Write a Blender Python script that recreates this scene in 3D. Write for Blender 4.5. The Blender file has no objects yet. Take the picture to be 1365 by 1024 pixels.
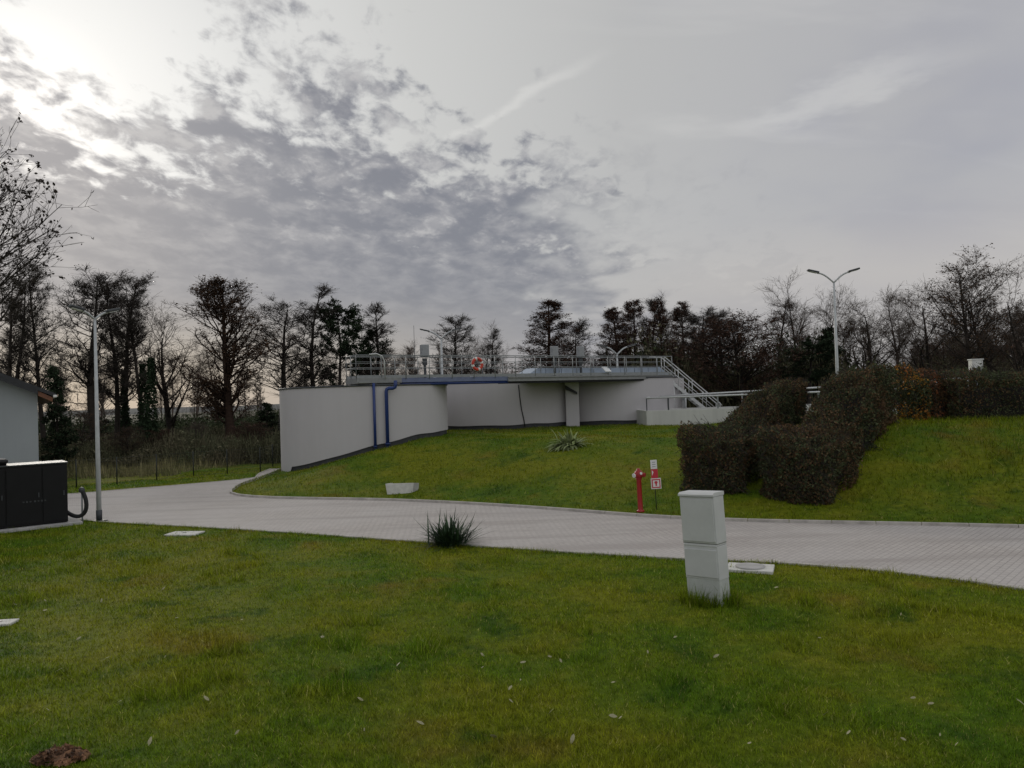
import bpy, bmesh, math, random
import numpy as np
from mathutils import Vector, Matrix

random.seed(7)
RNG = np.random.default_rng(11)
PI = math.pi
rad = math.radians
scene = bpy.context.scene
COL = scene.collection

# ------------------------------------------------------------------ camera
EYE = 3.4
FPX = 1011.0                     # focal length in pixels of the 1365 px wide photograph
PITCH = rad(1.02)
ROLL = rad(1.8)
fwd = Vector((0, math.cos(PITCH), math.sin(PITCH)))
r0 = Vector((1, 0, 0))
u0 = r0.cross(fwd)
right = r0 * math.cos(ROLL) - u0 * math.sin(ROLL)
up = r0 * math.sin(ROLL) + u0 * math.cos(ROLL)
cam_d = bpy.data.cameras.new("camera")
cam = bpy.data.objects.new("camera", cam_d)
COL.objects.link(cam)
M = Matrix.Identity(4)
for i in range(3):
    M[i][0] = right[i]; M[i][1] = up[i]; M[i][2] = -fwd[i]
M[2][3] = EYE
cam.matrix_world = M
cam_d.sensor_width = 36
cam_d.lens = FPX / 1365 * 36
cam_d.clip_start = 0.1
cam_d.clip_end = 5000
scene.camera = cam


def ray(px, py):
    return fwd + right * ((px - 682.5) / FPX) - up * ((py - 512) / FPX)


def G(px, py, z=0.0):
    d = ray(px, py)
    t = (z - EYE) / d.z
    return Vector((d.x * t, d.y * t, z))


def at(px, py, Y):
    d = ray(px, py)
    t = Y / d.y
    return Vector((d.x * t, Y, EYE + d.z * t))


# ------------------------------------------------------------------ materials
def nt(m):
    m.use_nodes = True
    return m.node_tree


class NB:
    """tiny node builder"""
    def __init__(s, tree):
        s.t = tree; s.n = tree.nodes; s.l = tree.links

    def new(s, typ, **kw):
        n = s.n.new(typ)
        for k, v in kw.items():
            setattr(n, k, v)
        return n

    def put(s, sock, v):
        if isinstance(v, bpy.types.NodeSocket):
            s.l.new(v, sock)
        else:
            sock.default_value = v

    def math(s, op, a, b=0.0, c=None, clamp=False):
        n = s.new('ShaderNodeMath', operation=op, use_clamp=clamp)
        s.put(n.inputs[0], a); s.put(n.inputs[1], b)
        if c is not None: s.put(n.inputs[2], c)
        return n.outputs[0]

    def smooth(s, x, lo, hi, a=0.0, b=1.0):
        n = s.new('ShaderNodeMapRange', interpolation_type='SMOOTHSTEP')
        s.put(n.inputs['Value'], x)
        n.inputs['From Min'].default_value = lo; n.inputs['From Max'].default_value = hi
        n.inputs['To Min'].default_value = a; n.inputs['To Max'].default_value = b
        return n.outputs['Result']

    def lin(s, x, lo, hi, a=0.0, b=1.0):
        n = s.new('ShaderNodeMapRange', interpolation_type='LINEAR')
        s.put(n.inputs['Value'], x)
        n.inputs['From Min'].default_value = lo; n.inputs['From Max'].default_value = hi
        n.inputs['To Min'].default_value = a; n.inputs['To Max'].default_value = b
        return n.outputs['Result']

    def mix(s, f, a, b, blend='MIX'):
        n = s.new('ShaderNodeMix', data_type='RGBA', blend_type=blend)
        s.put(n.inputs['Factor'], f)
        for k, v in ((6, a), (7, b)):
            if isinstance(v, bpy.types.NodeSocket): s.l.new(v, n.inputs[k])
            else: n.inputs[k].default_value = tuple(v) + (1,) if len(v) == 3 else v
        return n.outputs[2]

    def noise(s, vec, scale, detail=4, rough=.55, out='Fac', dist=0.0):
        n = s.new('ShaderNodeTexNoise')
        if vec is not None: s.l.new(vec, n.inputs['Vector'])
        n.inputs['Scale'].default_value = scale; n.inputs['Detail'].default_value = detail
        n.inputs['Roughness'].default_value = rough; n.inputs['Distortion'].default_value = dist
        return n.outputs[out]

    def mapping(s, vec, loc=(0, 0, 0), rot=(0, 0, 0), sc=(1, 1, 1)):
        n = s.new('ShaderNodeMapping')
        s.l.new(vec, n.inputs['Vector'])
        n.inputs['Location'].default_value = loc; n.inputs['Rotation'].default_value = rot
        n.inputs['Scale'].default_value = sc
        return n.outputs['Vector']


def mat(name, col, rough=.7, var=.12, scale=3.0, metallic=0.0, bump=0.0, bscale=None, col2=None, spec=.5, island=0.0, stretch=(1, 1, 1), transl=0.0):
    """plain surface with procedural colour variation and fine bump"""
    m = bpy.data.materials.new(name)
    b = NB(nt(m))
    p = b.n['Principled BSDF']
    tc = b.new('ShaderNodeTexCoord')
    v = b.mapping(tc.outputs['Object'], sc=stretch)
    n1 = b.noise(v, scale, 5, .6)
    f = b.lin(n1, .3, .7)
    c2 = col2 or tuple(max(0, c * (1 - var * 2)) for c in col)
    c = b.mix(f, c2, col)
    if island:
        g = b.new('ShaderNodeNewGeometry')
        k = b.lin(g.outputs['Random Per Island'], 0, 1, 1 - island, 1 + island)
        vm = b.new('ShaderNodeVectorMath', operation='SCALE')
        b.l.new(c, vm.inputs[0]); b.l.new(k, vm.inputs['Scale'])
        c = vm.outputs[0]
    b.l.new(c, p.inputs['Base Color'])
    p.inputs['Roughness'].default_value = rough
    p.inputs['Metallic'].default_value = metallic
    p.inputs['Specular IOR Level'].default_value = spec
    if bump:
        bn = b.new('ShaderNodeBump')
        bn.inputs['Strength'].default_value = bump
        bn.inputs['Distance'].default_value = .02
        b.l.new(b.noise(v, bscale or scale * 8, 4), bn.inputs['Height'])
        b.l.new(bn.outputs[0], p.inputs['Normal'])
    if transl:
        tr = b.new('ShaderNodeBsdfTranslucent')
        b.l.new(c, tr.inputs['Color'])
        mx = b.new('ShaderNodeMixShader')
        mx.inputs[0].default_value = transl
        b.l.new(p.outputs[0], mx.inputs[1]); b.l.new(tr.outputs[0], mx.inputs[2])
        b.l.new(mx.outputs[0], b.n['Material Output'].inputs['Surface'])
    return m


def grass_material(name, island=0.0, k=1.0):
    """lawn colour: green, olive, straw and worn patches laid out over the ground (metres)"""
    m = bpy.data.materials.new(name)
    b = NB(nt(m))
    p = b.n['Principled BSDF']
    tc = b.new('ShaderNodeTexCoord')
    v = tc.outputs['Object']
    big = b.noise(b.mapping(v, sc=(1, 1.0, 1)), .22, 4, .6)
    mid = b.noise(v, .75, 5, .65)
    fine = b.noise(v, 6, 3, .6)
    c = b.mix(b.lin(big, .40, .60), (.092 * k, .160 * k, .009 * k), (.178 * k, .198 * k, .011 * k))
    c = b.mix(b.lin(mid, .52, .70, 0, .7), c, (.220 * k, .215 * k, .018 * k))
    c = b.mix(b.lin(mid, .32, .46, .8, 0), c, (.040 * k, .098 * k, .009 * k))
    worn = b.noise(b.mapping(v, loc=(3, 9, 0)), .34, 4, .6)
    c = b.mix(b.lin(worn, .58, .72, 0, .8), c, (.205 * k, .150 * k, .020 * k))
    if not island:
        sp_ = b.new('ShaderNodeSeparateXYZ'); b.l.new(v, sp_.inputs[0])
        c = b.mix(b.smooth(b.math('ADD', sp_.outputs['Y'], b.math('MULTIPLY', big, 14)), 46, 58), c, b.mix(mid, (.050, .044, .026), (.085, .080, .050)))
    fv = b.lin(fine, .3, .7, .78, 1.2)
    if island:
        g = b.new('ShaderNodeNewGeometry')
        fv = b.math('MULTIPLY', fv, b.lin(g.outputs['Random Per Island'], 0, 1, 1 - island, 1 + island))
        straw = b.math('GREATER_THAN', b.math('FRACT', b.math('MULTIPLY', g.outputs['Random Per Island'], 37.3)), .93)
        c = b.mix(b.math('MULTIPLY', straw, .75), c, (.30 * k, .27 * k, .09 * k))
    vm = b.new('ShaderNodeVectorMath', operation='SCALE')
    b.l.new(c, vm.inputs[0]); b.l.new(fv, vm.inputs['Scale'])
    c = vm.outputs[0]
    b.l.new(c, p.inputs['Base Color'])
    p.inputs['Roughness'].default_value = .75
    p.inputs['Specular IOR Level'].default_value = .06
    if island:
        tr = b.new('ShaderNodeBsdfTranslucent')
        b.l.new(c, tr.inputs['Color'])
        mx = b.new('ShaderNodeMixShader')
        mx.inputs[0].default_value = .3
        b.l.new(p.outputs[0], mx.inputs[1]); b.l.new(tr.outputs[0], mx.inputs[2])
        b.l.new(mx.outputs[0], b.n['Material Output'].inputs['Surface'])
    else:
        bn = b.new('ShaderNodeBump')
        bn.inputs['Strength'].default_value = .8; bn.inputs['Distance'].default_value = .05
        b.l.new(b.noise(v, 14, 5, .7), bn.inputs['Height'])
        b.l.new(bn.outputs[0], p.inputs['Normal'])
    return m


def paver_material():
    m = bpy.data.materials.new('paving_blocks')
    b = NB(nt(m))
    p = b.n['Principled BSDF']
    tc = b.new('ShaderNodeTexCoord')
    v = tc.outputs['Object']
    bv = b.mapping(v, rot=(0, 0, rad(-46)))
    br = b.new('ShaderNodeTexBrick')
    b.l.new(bv, br.inputs['Vector'])
    br.inputs['Scale'].default_value = 1
    br.inputs['Brick Width'].default_value = .2
    br.inputs['Row Height'].default_value = .115
    br.inputs['Mortar Size'].default_value = .009
    br.inputs['Mortar Smooth'].default_value = .3
    br.inputs['Color1'].default_value = (.50, .46, .42, 1)
    br.inputs['Color2'].default_value = (.43, .39, .36, 1)
    br.inputs['Mortar'].default_value = (.22, .20, .18, 1)
    n1 = b.noise(v, .35, 5, .6)
    n2 = b.noise(b.mapping(v, rot=(0, 0, rad(22)), sc=(.25, 2.2, 1)), .5, 4, .6)
    n3 = b.noise(v, 9, 4, .7)
    c = b.mix(b.lin(n1, .35, .65, 0, .5), br.outputs['Color'], (.50, .475, .45))
    c = b.mix(b.lin(n2, .48, .66, 0, .6), c, (.30, .268, .245))
    n4 = b.noise(v, 1.1, 6, .7)
    c = b.mix(b.smooth(n4, .60, .74, 0, .5), c, (.20, .185, .16))
    c = b.mix(b.lin(n3, .35, .7, .3, 0), c, (.34, .31, .29))
    b.l.new(c, p.inputs['Base Color'])
    p.inputs['Roughness'].default_value = .75
    bn = b.new('ShaderNodeBump')
    bn.inputs['Strength'].default_value = .5; bn.inputs['Distance'].default_value = .01
    h = b.math('ADD', b.math('MULTIPLY', br.outputs['Fac'], -1), b.math('MULTIPLY', b.noise(v, 60, 3), .35))
    b.l.new(h, bn.inputs['Height'])
    b.l.new(bn.outputs[0], p.inputs['Normal'])
    return m


def wall_material(name, col, streak=.10):
    """rendered wall with faint vertical streaks and grime"""
    m = bpy.data.materials.new(name)
    b = NB(nt(m))
    p = b.n['Principled BSDF']
    v = b.new('ShaderNodeTexCoord').outputs['Object']
    n1 = b.noise(b.mapping(v, sc=(1, 1, .08)), 2.2, 5, .6)
    n2 = b.noise(v, .6, 4, .6)
    dk = tuple(c * (1 - streak * 2) for c in col)
    c = b.mix(b.lin(n1, .35, .72), col, dk)
    c = b.mix(b.lin(n2, .4, .7, 0, .5), c, tuple(c_ * .9 for c_ in col))
    b.l.new(c, p.inputs['Base Color'])
    p.inputs['Roughness'].default_value = .85
    bn = b.new('ShaderNodeBump')
    bn.inputs['Strength'].default_value = .25; bn.inputs['Distance'].default_value = .01
    b.l.new(b.noise(v, 60, 3), bn.inputs['Height'])
    b.l.new(bn.outputs[0], p.inputs['Normal'])
    return m


MT = {}
MT['ground'] = grass_material('lawn_ground', 0, .8)
MT['blade'] = grass_material('grass_blades', .6, 1.25)
MT['bank_blade'] = grass_material('bank_grass_blades', .5, 1.0)
MT['paver'] = paver_material()
MT['kerb'] = mat('kerb_concrete', (.52, .49, .44), .85, .2, 2.5, bump=.3)
MT['render'] = wall_material('white_render', (.505, .485, .485), .025)
MT['plinth'] = mat('dark_plinth', (.055, .056, .06), .8, .2, 3, bump=.3)
MT['concrete'] = mat('pale_concrete', (.46, .45, .43), .85, .15, 4, bump=.3)
MT['slab'] = mat('white_concrete', (.66, .65, .60), .8, .12, 6, bump=.3)
MT['lowwall'] = wall_material('low_wall_concrete', (.56, .56, .52), .08)
MT['galv'] = mat('galvanised_steel', (.27, .285, .285), .5, .1, 6, metallic=.2)
MT['lamp'] = mat('lamp_steel', (.50, .52, .52), .5, .1, 6, metallic=.1)
MT['rail'] = mat('pale_rail_steel', (.60, .61, .60), .45, .1, 6, metallic=.3)
MT['deck'] = mat('deck_steel', (0.2600, 0.2665, 0.2600), .6, .12, 4, metallic=.2)
MT['bluegrey'] = mat('blue_grey_beam', (.15, .18, .28), .6, .12, 4)
MT['cover'] = mat('pale_blue_cover', (.36, .43, .52), .5, .1, 2)
MT['blue'] = mat('blue_pipe', (0.0140, 0.0390, 0.1716), .4, .12, 3)
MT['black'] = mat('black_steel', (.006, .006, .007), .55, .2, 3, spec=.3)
MT['rubber'] = mat('black_rubber', (.010, .010, .011), .6, .2, 6)
MT['darkgrey'] = mat('dark_grey_metal', (.05, .055, .06), .5, .15, 5)
MT['grey'] = mat('grey_box', (.30, .31, .32), .5, .1, 5)
MT['cabinet'] = mat('grey_cabinet_plastic', (.565, .575, .56), .55, .06, 3, bump=.12, bscale=90)
MT['cabinet_base'] = mat('cabinet_foundation', (.50, .52, .49), .7, .08, 5, bump=.3)
MT['seam'] = mat('dark_seam', (.03, .03, .03), .8)
MT['red'] = mat('hydrant_red', (.36, .012, .014), .4, .15, 8)
MT['signred'] = mat('sign_red', (.50, .02, .04), .45, .06, 6)
MT['white'] = mat('white_paint', (.74, .74, .70), .5, .08, 8)
MT['postgreen'] = mat('thin_green_post', (.014, .018, .012), .6)
MT['house'] = wall_material('house_render', (.29, .315, .32), .04)
MT['roof'] = mat('dark_roof_tiles', (.022, .024, .027), .6, .2, 8)
MT['wood'] = mat('orange_brown_wood', (.17, .065, .028), .6, .2, 5, stretch=(1, .15, 1))
MT['hatch'] = mat('white_hatch', (.75, .76, .75), .5, .05)
MT['bark'] = mat('tree_bark', (0.0442, 0.0374, 0.0306), .9, .25, 6, spec=.2)
MT['barkred'] = mat('reddish_bark', (0.0578, 0.0357, 0.0255), .9, .25, 6, spec=.2)
MT['twig'] = mat('bare_twigs', (0.0600, 0.0500, 0.0420), .9, .2, 2, spec=.2)
MT['twigpale'] = mat('pale_twigs', (0.1080, 0.0826, 0.0660), .9, .2, 2, spec=.2)
MT['twigbrown'] = mat('brown_twigs_and_needles', (0.1125, 0.0607, 0.0405), .9, .3, 1, spec=.2, island=.4)
MT['leafbrown'] = mat('dry_brown_leaves', (0.1172, 0.0662, 0.0340), .8, .3, 1, spec=.2, island=.45, transl=.2)
MT['needle'] = mat('dark_green_needles', (0.0331, 0.0527, 0.0273), .8, .3, 1, spec=.05, island=.4)
MT['scrub'] = mat('scrub_twigs', (0.1378, 0.1136, 0.0724), .9, .35, .4, spec=.15, island=.5, col2=(0.0689, 0.0826, 0.0414))
MT['scrub_green'] = mat('scrub_leaves', (0.0606, 0.0772, 0.0358), .9, .35, .4, spec=.15, island=.5)
MT['reed'] = mat('tall_dry_grass', (0.2984, 0.2545, 0.1316), .9, .3, .8, spec=.15, island=.4, col2=(0.1229, 0.1316, 0.0527))
MT['hedge_brown'] = mat('hedge_brown_leaves', (0.1525, 0.0866, 0.0470), .8, .3, 2.2, spec=.08, island=.5, col2=(0.0732, 0.0614, 0.0313), transl=.2)
MT['hedge_green'] = mat('hedge_green_leaves', (0.0944, 0.0999, 0.0500), .8, .3, 2.2, spec=.08, island=.5, col2=(0.0500, 0.0695, 0.0333), transl=.2)
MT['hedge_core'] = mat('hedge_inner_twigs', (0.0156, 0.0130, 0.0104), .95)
MT['autumn'] = mat('yellow_orange_leaves', (0.4875, 0.2762, 0.0358), .7, .3, 1.6, spec=.25, island=.45, col2=(0.3250, 0.1008, 0.0325), transl=.3)
MT['autumn_red'] = mat('rusty_orange_leaves', (0.3432, 0.1170, 0.0437), .7, .3, 1.6, spec=.25, island=.45, col2=(0.1326, 0.0702, 0.0343), transl=.3)
MT['yucca'] = mat('dark_yucca_leaves', (0.0364, 0.0762, 0.0286), .55, .3, 3, spec=.4, island=.4)
MT['hosta'] = mat('pale_plant_leaves', (0.3570, 0.4284, 0.1785), .6, .3, 3, spec=.4, island=.5, transl=.2)
MT['fallen'] = mat('pale_fallen_leaf', (.36, .34, .19), .7, .2, 9, island=.4)
MT['pile'] = mat('brown_dead_leaves', (.26, .14, .075), .8, .3, 9, island=.75)
MT['hill'] = mat('far_hill_woods', (.085, .088, .085), 1, .25, .03)
MT['orange'] = mat('lifebuoy_orange', (.55, .05, .025), .5, .1, 6)
MT['leafdark'] = mat('dark_hanging_leaves', (.030, .020, .014), .8, .3, 3, island=.4, transl=.15)


# ------------------------------------------------------------------ object helpers
def setp(o, label=None, cat=None, group=None, kind=None):
    if label: o['label'] = label
    if cat: o['category'] = cat
    if group: o['group'] = group
    if kind: o['kind'] = kind
    return o


def thing(name, loc, label, cat, group=None, rz=0, rot=None):
    o = bpy.data.objects.new(name, None)
    COL.objects.link(o)
    o.location = loc
    o.rotation_euler = rot or (0, 0, rz)
    o.empty_display_size = .2
    return setp(o, label, cat, group)


def link(name, me, parent=None):
    o = bpy.data.objects.new(name, me)
    COL.objects.link(o)
    if parent: o.parent = parent
    return o


class MB:
    def __init__(s):
        s.bm = bmesh.new()

    def box(s, c, d, rot=None, bev=0.0):
        r = bmesh.ops.create_cube(s.bm, size=1)
        vs = r['verts']
        bmesh.ops.scale(s.bm, vec=d, verts=vs)
        if bev:
            es = list({e for v in vs for e in v.link_edges})
            rb = bmesh.ops.bevel(s.bm, geom=es, offset=bev, segments=2, affect='EDGES', profile=.5)
            vs = list({v for f in rb['faces'] for v in f.verts} | {v for v in vs if v.is_valid})
        if rot is not None:
            bmesh.ops.rotate(s.bm, cent=(0, 0, 0), matrix=rot, verts=vs)
        bmesh.ops.translate(s.bm, vec=c, verts=vs)
        return s

    def tube(s, pts, r, n=8, caps=True):
        pts = [Vector(p) for p in pts]
        rs = r if isinstance(r, (list, tuple)) else [r] * len(pts)
        rings = []
        ref = None
        for i, p in enumerate(pts):
            t = (pts[min(i + 1, len(pts) - 1)] - pts[max(i - 1, 0)]).normalized()
            if ref is None:
                ref = Vector((0, 0, 1)) if abs(t.z) < .9 else Vector((1, 0, 0))
            a = t.cross(ref).normalized()
            bq = a.cross(t).normalized()
            ref = bq
            rings.append([s.bm.verts.new(p + (a * math.cos(2 * PI * k / n) + bq * math.sin(2 * PI * k / n)) * rs[i]) for k in range(n)])
        for A, B in zip(rings, rings[1:]):
            for k in range(n):
                f = s.bm.faces.new((A[k], A[(k + 1) % n], B[(k + 1) % n], B[k]))
                f.smooth = True
        if caps:
            s.bm.faces.new(rings[0][::-1]); s.bm.faces.new(rings[-1])
        return s

    def lathe(s, prof, n=24, c=(0, 0, 0), caps=True):
        c = Vector(c)
        rings = [[s.bm.verts.new(c + Vector((r * math.cos(2 * PI * k / n), r * math.sin(2 * PI * k / n), z))) for k in range(n)] for r, z in prof]
        for A, B in zip(rings, rings[1:]):
            for k in range(n):
                f = s.bm.faces.new((A[k], A[(k + 1) % n], B[(k + 1) % n], B[k])); f.smooth = True
        if caps:
            s.bm.faces.new(rings[0][::-1]); s.bm.faces.new(rings[-1])
        return s

    def prism(s, poly, d):
        """closed polygon (3-D points) extruded by vector d"""
        a = [s.bm.verts.new(p) for p in poly]
        q = [s.bm.verts.new(Vector(p) + Vector(d)) for p in poly]
        n = len(a)
        s.bm.faces.new(a); s.bm.faces.new(q[::-1])
        for i in range(n):
            s.bm.faces.new((a[i], q[i], q[(i + 1) % n], a[(i + 1) % n]))
        return s

    def build(s, name, m, parent=None):
        bmesh.ops.recalc_face_normals(s.bm, faces=s.bm.faces)
        me = bpy.data.meshes.new(name)
        s.bm.to_mesh(me); s.bm.free()
        me.materials.append(m)
        return link(name, me, parent)


def np_mesh(name, V, F, m, smooth=False, mats=None, midx=None):
    """V (n,3); F (k,s) with one face size"""
    me = bpy.data.meshes.new(name)
    V = np.asarray(V, np.float32); F = np.asarray(F, np.int32)
    me.vertices.add(len(V)); me.vertices.foreach_set('co', V.ravel())
    k, s = F.shape
    me.loops.add(k * s); me.loops.foreach_set('vertex_index', F.ravel())
    me.polygons.add(k)
    me.polygons.foreach_set('loop_start', np.arange(0, k * s, s, dtype=np.int32))
    me.polygons.foreach_set('loop_total', np.full(k, s, np.int32))
    for mm in (mats or [m]): me.materials.append(mm)
    if midx is not None: me.polygons.foreach_set('material_index', np.asarray(midx, np.int32))
    if smooth: me.polygons.foreach_set('use_smooth', np.ones(k, bool))
    me.update(calc_edges=True)
    me.validate()
    return me


# ------------------------------------------------------------------ terrain
kerb_px = [(307, 651.5), (306, 654), (312, 657.3), (340, 660.3), (400, 662), (465, 662.8), (530, 664), (640, 669), (760, 677),
           (854, 684.5), (960, 690), (1100, 693), (1240, 695.5), (1365, 698.5), (1520, 702.5)]
K = [(-12.3, 40.5), (-12.1, 38.0), (-11.95, 36.0), (-11.9, 34.6), (-11.95, 33.0)]
K += [tuple(G(x, y, .1).xy) for x, y in kerb_px[0:]]
K += [(30, 17.2), (60, 15.0)]


def smooth_poly(P, it=2):
    P = [Vector(p) for p in P]
    for _ in range(it):
        Q = [P[0]]
        for a, b in zip(P, P[1:]):
            Q += [a * .75 + b * .25, a * .25 + b * .75]
        Q.append(P[-1]); P = Q
    return P


KS = smooth_poly(K, 2)
KA = np.array([(p.x, p.y) for p in KS])
MOUND = np.vstack([KA, [(60, 140), (-12.3, 140)]])


def inside(X, Y, poly):
    r = np.zeros(X.shape, bool)
    n = len(poly)
    for i in range(n):
        x1, y1 = poly[i]; x2, y2 = poly[(i + 1) % n]
        if y1 == y2: continue
        c = ((y1 > Y) != (y2 > Y)) & (X < (x2 - x1) * (Y - y1) / (y2 - y1) + x1)
        r ^= c
    return r


def pdist(X, Y, line):
    d = np.full(X.shape, 1e9)
    for (x1, y1), (x2, y2) in zip(line, line[1:]):
        dx, dy = x2 - x1, y2 - y1
        t = np.clip(((X - x1) * dx + (Y - y1) * dy) / (dx * dx + dy * dy + 1e-12), 0, 1)
        d = np.minimum(d, np.hypot(X - x1 - t * dx, Y - y1 - t * dy))
    return d


def sstep(t):
    t = np.clip(t, 0, 1)
    return t * t * (3 - 2 * t)


near_px = [(60, 690), (140, 697), (300, 705), (480, 717), (680, 732), (880, 744.5), (1010, 749.5), (1080, 753.5), (1200, 764), (1365, 785), (1500, 812)]
NE = [(-60, 29), (-30, 25.0)] + [tuple(G(x, y, 0).xy) for x, y in near_px] + [(20, 6.5), (60, -14)]
NEA = np.array([(p.x, p.y) for p in smooth_poly(NE, 2)])
FE = [(-60, 30.6), (-35, 30.6)] + [tuple(G(x, y, 0).xy) for x, y in [(90, 660), (150, 654), (252, 646), (345, 637.5)]] + [(-12.75, 37.5), (-13.0, 40.5)]
FEA = np.array([(p.x, p.y) for p in smooth_poly(FE, 1)])
ROAD = np.vstack([NEA, KA[::-1], FEA[::-1]])


def H(X, Y):
    X = np.asarray(X, float); Y = np.asarray(Y, float)
    ins = inside(X, Y, MOUND)
    d = pdist(X, Y, KA)
    plateau = 1.58 + .5 * sstep((X - 5) / 7) * (1 - sstep((Y - 33) / 8))
    z = plateau * sstep((d + .6) / 9.6) * ins
    z = np.where(ins, np.maximum(z, .085), 0)
    z = z * (1 - sstep((Y - 60) / 14))
    # gentle unevenness of lawn and slope, none under the paving
    dn = pdist(X, Y, NEA)
    near = ~ins & ~inside(X, Y, ROAD)
    w = np.where(ins, sstep(d / 3), sstep((dn - .2) / 2.0)) * (ins | near)
    z = z + w * (.035 * np.sin(X * .9 + 1.3 * np.sin(Y * .5)) * np.cos(Y * .7 + X * .3) + .02 * np.sin(X * 2.3 + Y * 1.7))
    # ground beyond the fence falls away a little, then rises in the distance
    far = sstep((Y - 45) / 40)
    z = z - .0 * far
    return z


def h(x, y):
    return float(H(np.array([x]), np.array([y]))[0])


def lines(lo, hi, step, outer):
    a = list(np.arange(lo, hi + 1e-6, step))
    s = step; L = [lo]; R = [hi]
    while R[-1] < outer:
        s *= 1.35
        R.append(R[-1] + s); L.append(L[-1] - s)
    return np.array(L[1:][::-1] + a + R[1:])


gx = lines(-22, 26, .4, 1500); gy = lines(-4, 60, .4, 1800)
GX, GY = np.meshgrid(gx, gy)
GZ = H(GX, GY)
road_in = inside(GX, GY, ROAD)
GZ = np.where(road_in, GZ - .03, GZ)
GZ = np.where(inside(GX, GY, MOUND) & (pdist(GX, GY, KA) < .43), -.03, GZ)
nx, ny = len(gx), len(gy)
idx = np.arange(nx * ny).reshape(ny, nx)
F = np.stack([idx[:-1, :-1], idx[:-1, 1:], idx[1:, 1:], idx[1:, :-1]], -1).reshape(-1, 4)
o = link('ground', np_mesh('ground', np.stack([GX, GY, GZ], -1).reshape(-1, 3), F, MT['ground'], True))
setp(o, kind='structure')

# paved road
bm = bmesh.new()
vs = [bm.verts.new((x, y, .012)) for x, y in ROAD]
f = bm.faces.new(vs)
bmesh.ops.recalc_face_normals(bm, faces=[f])
bmesh.ops.triangulate(bm, faces=[f])
for ff in bm.faces:
    if ff.normal.z < 0: ff.normal_flip()
me = bpy.data.meshes.new('road'); bm.to_mesh(me); bm.free(); me.materials.append(MT['paver'])
setp(link('road', me), kind='structure')


def resample(line, step):
    P = [np.array(line[0], float)]
    out = [P[0]]; acc = 0
    for a, b in zip(line, line[1:]):
        a = np.array(a, float); b = np.array(b, float)
        L = np.linalg.norm(b - a)
        if L < 1e-9: continue
        t = step - acc
        while t <= L:
            out.append(a + (b - a) * t / L); t += step
        acc = (acc + L) % step
    out.append(np.array(line[-1], float))
    return out


def kerb(name, line, w, z0, z1, off):
    """single kerbstones with open joints along a line"""
    m = MB()
    P = resample(line, 1.0)
    for a, b in zip(P, P[1:]):
        t = b - a; L = np.linalg.norm(t)
        if L < .2: continue
        t /= L; n = np.array([-t[1], t[0]])
        c = (a + b) / 2 + n * off
        m.box((c[0], c[1], (z0 + z1) / 2), (L - .012, w, z1 - z0), Matrix.Rotation(math.atan2(t[1], t[0]), 3, 'Z'), .008)
    return setp(m.build(name, MT['kerb']), kind='structure')


kerb('kerb', KA[KA[:, 0] < 34], .085, -.05, .085, -.0)
kerb('road_edge_kerb', NEA[(NEA[:, 0] > -26) & (NEA[:, 0] < 24)], .09, -.05, .035, 0)
kerb('far_road_kerb', FEA[FEA[:, 0] > -30], .09, -.05, .03, 0)

# far hills
def hill(y0, zs, seed):
    r = np.random.default_rng(seed)
    xs = np.linspace(-1600, 1600, 160)
    ph = r.uniform(0, 6, 5)
    top = zs * (.55 + .25 * np.sin(xs / 310 + ph[0]) + .12 * np.sin(xs / 90 + ph[1]) + .06 * np.sin(xs / 31 + ph[2])) + r.uniform(0, zs * .10, 160)
    V = np.concatenate([np.stack([xs, np.full(160, y0), np.full(160, -1.)], -1), np.stack([xs, np.full(160, y0 + 40), top], -1), np.stack([xs, np.full(160, y0 + 240), top * .8], -1)])
    i = np.arange(159)
    F = np.concatenate([np.stack([i + a, i + 1 + a, i + 161 + a, i + 160 + a], -1) for a in (0, 160)])
    return setp(link('hills', np_mesh('hills', V, F, MT['hill'], True)), kind='structure')


hill(520, 9, 3)


# ------------------------------------------------------------------ grass blades
def blades(name, X, Y, hgt, wid, m, lean=.5, z=None):
    n = len(X)
    Z = H(X, Y) - .005 if z is None else z
    az = RNG.uniform(0, 2 * PI, n)
    la = RNG.uniform(0, 2 * PI, n)
    ln = np.abs(RNG.normal(0, lean, n)) * hgt
    dx, dy = np.cos(az) * wid / 2, np.sin(az) * wid / 2
    b = np.stack([X, Y, Z], -1)
    d = np.stack([dx, dy, 0 * dx], -1)
    tip = b + np.stack([np.cos(la) * ln, np.sin(la) * ln, hgt], -1)
    V = np.stack([b - d, b + d, tip], 1).reshape(-1, 3)
    F = np.arange(n * 3).reshape(-1, 3)
    o = link(name, np_mesh(name, V, F, m))
    return setp(o, kind='stuff')


def frus(n, y0, y1, side=.74):
    """random ground points in a wedge around the view, density falling with distance squared"""
    # y such that density per area ~ 1/y^2  -> p(y) ~ 1/y
    Y = y0 * (y1 / y0) ** RNG.uniform(0, 1, n)
    X = RNG.uniform(-side, side, n) * (Y + 2)
    return X, Y


def keep_lawn(X, Y, margin=.02):
    return ~inside(X, Y, ROAD) & (pdist(X, Y, NEA) > margin) & (pdist(X, Y, KA) > .12)


NOISE = RNG.uniform(0, 1, (64, 64))


def vnoise(X, Y, s, ox=0):
    x = X / s + 100 + ox; y = Y / s + 100
    xi = np.floor(x).astype(int); yi = np.floor(y).astype(int)
    fx = sstep(x - xi); fy = sstep(y - yi)
    g = lambda a, b: NOISE[a % 64, b % 64]
    return (g(xi, yi) * (1 - fx) * (1 - fy) + g(xi + 1, yi) * fx * (1 - fy) + g(xi, yi + 1) * (1 - fx) * fy + g(xi + 1, yi + 1) * fx * fy)


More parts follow.
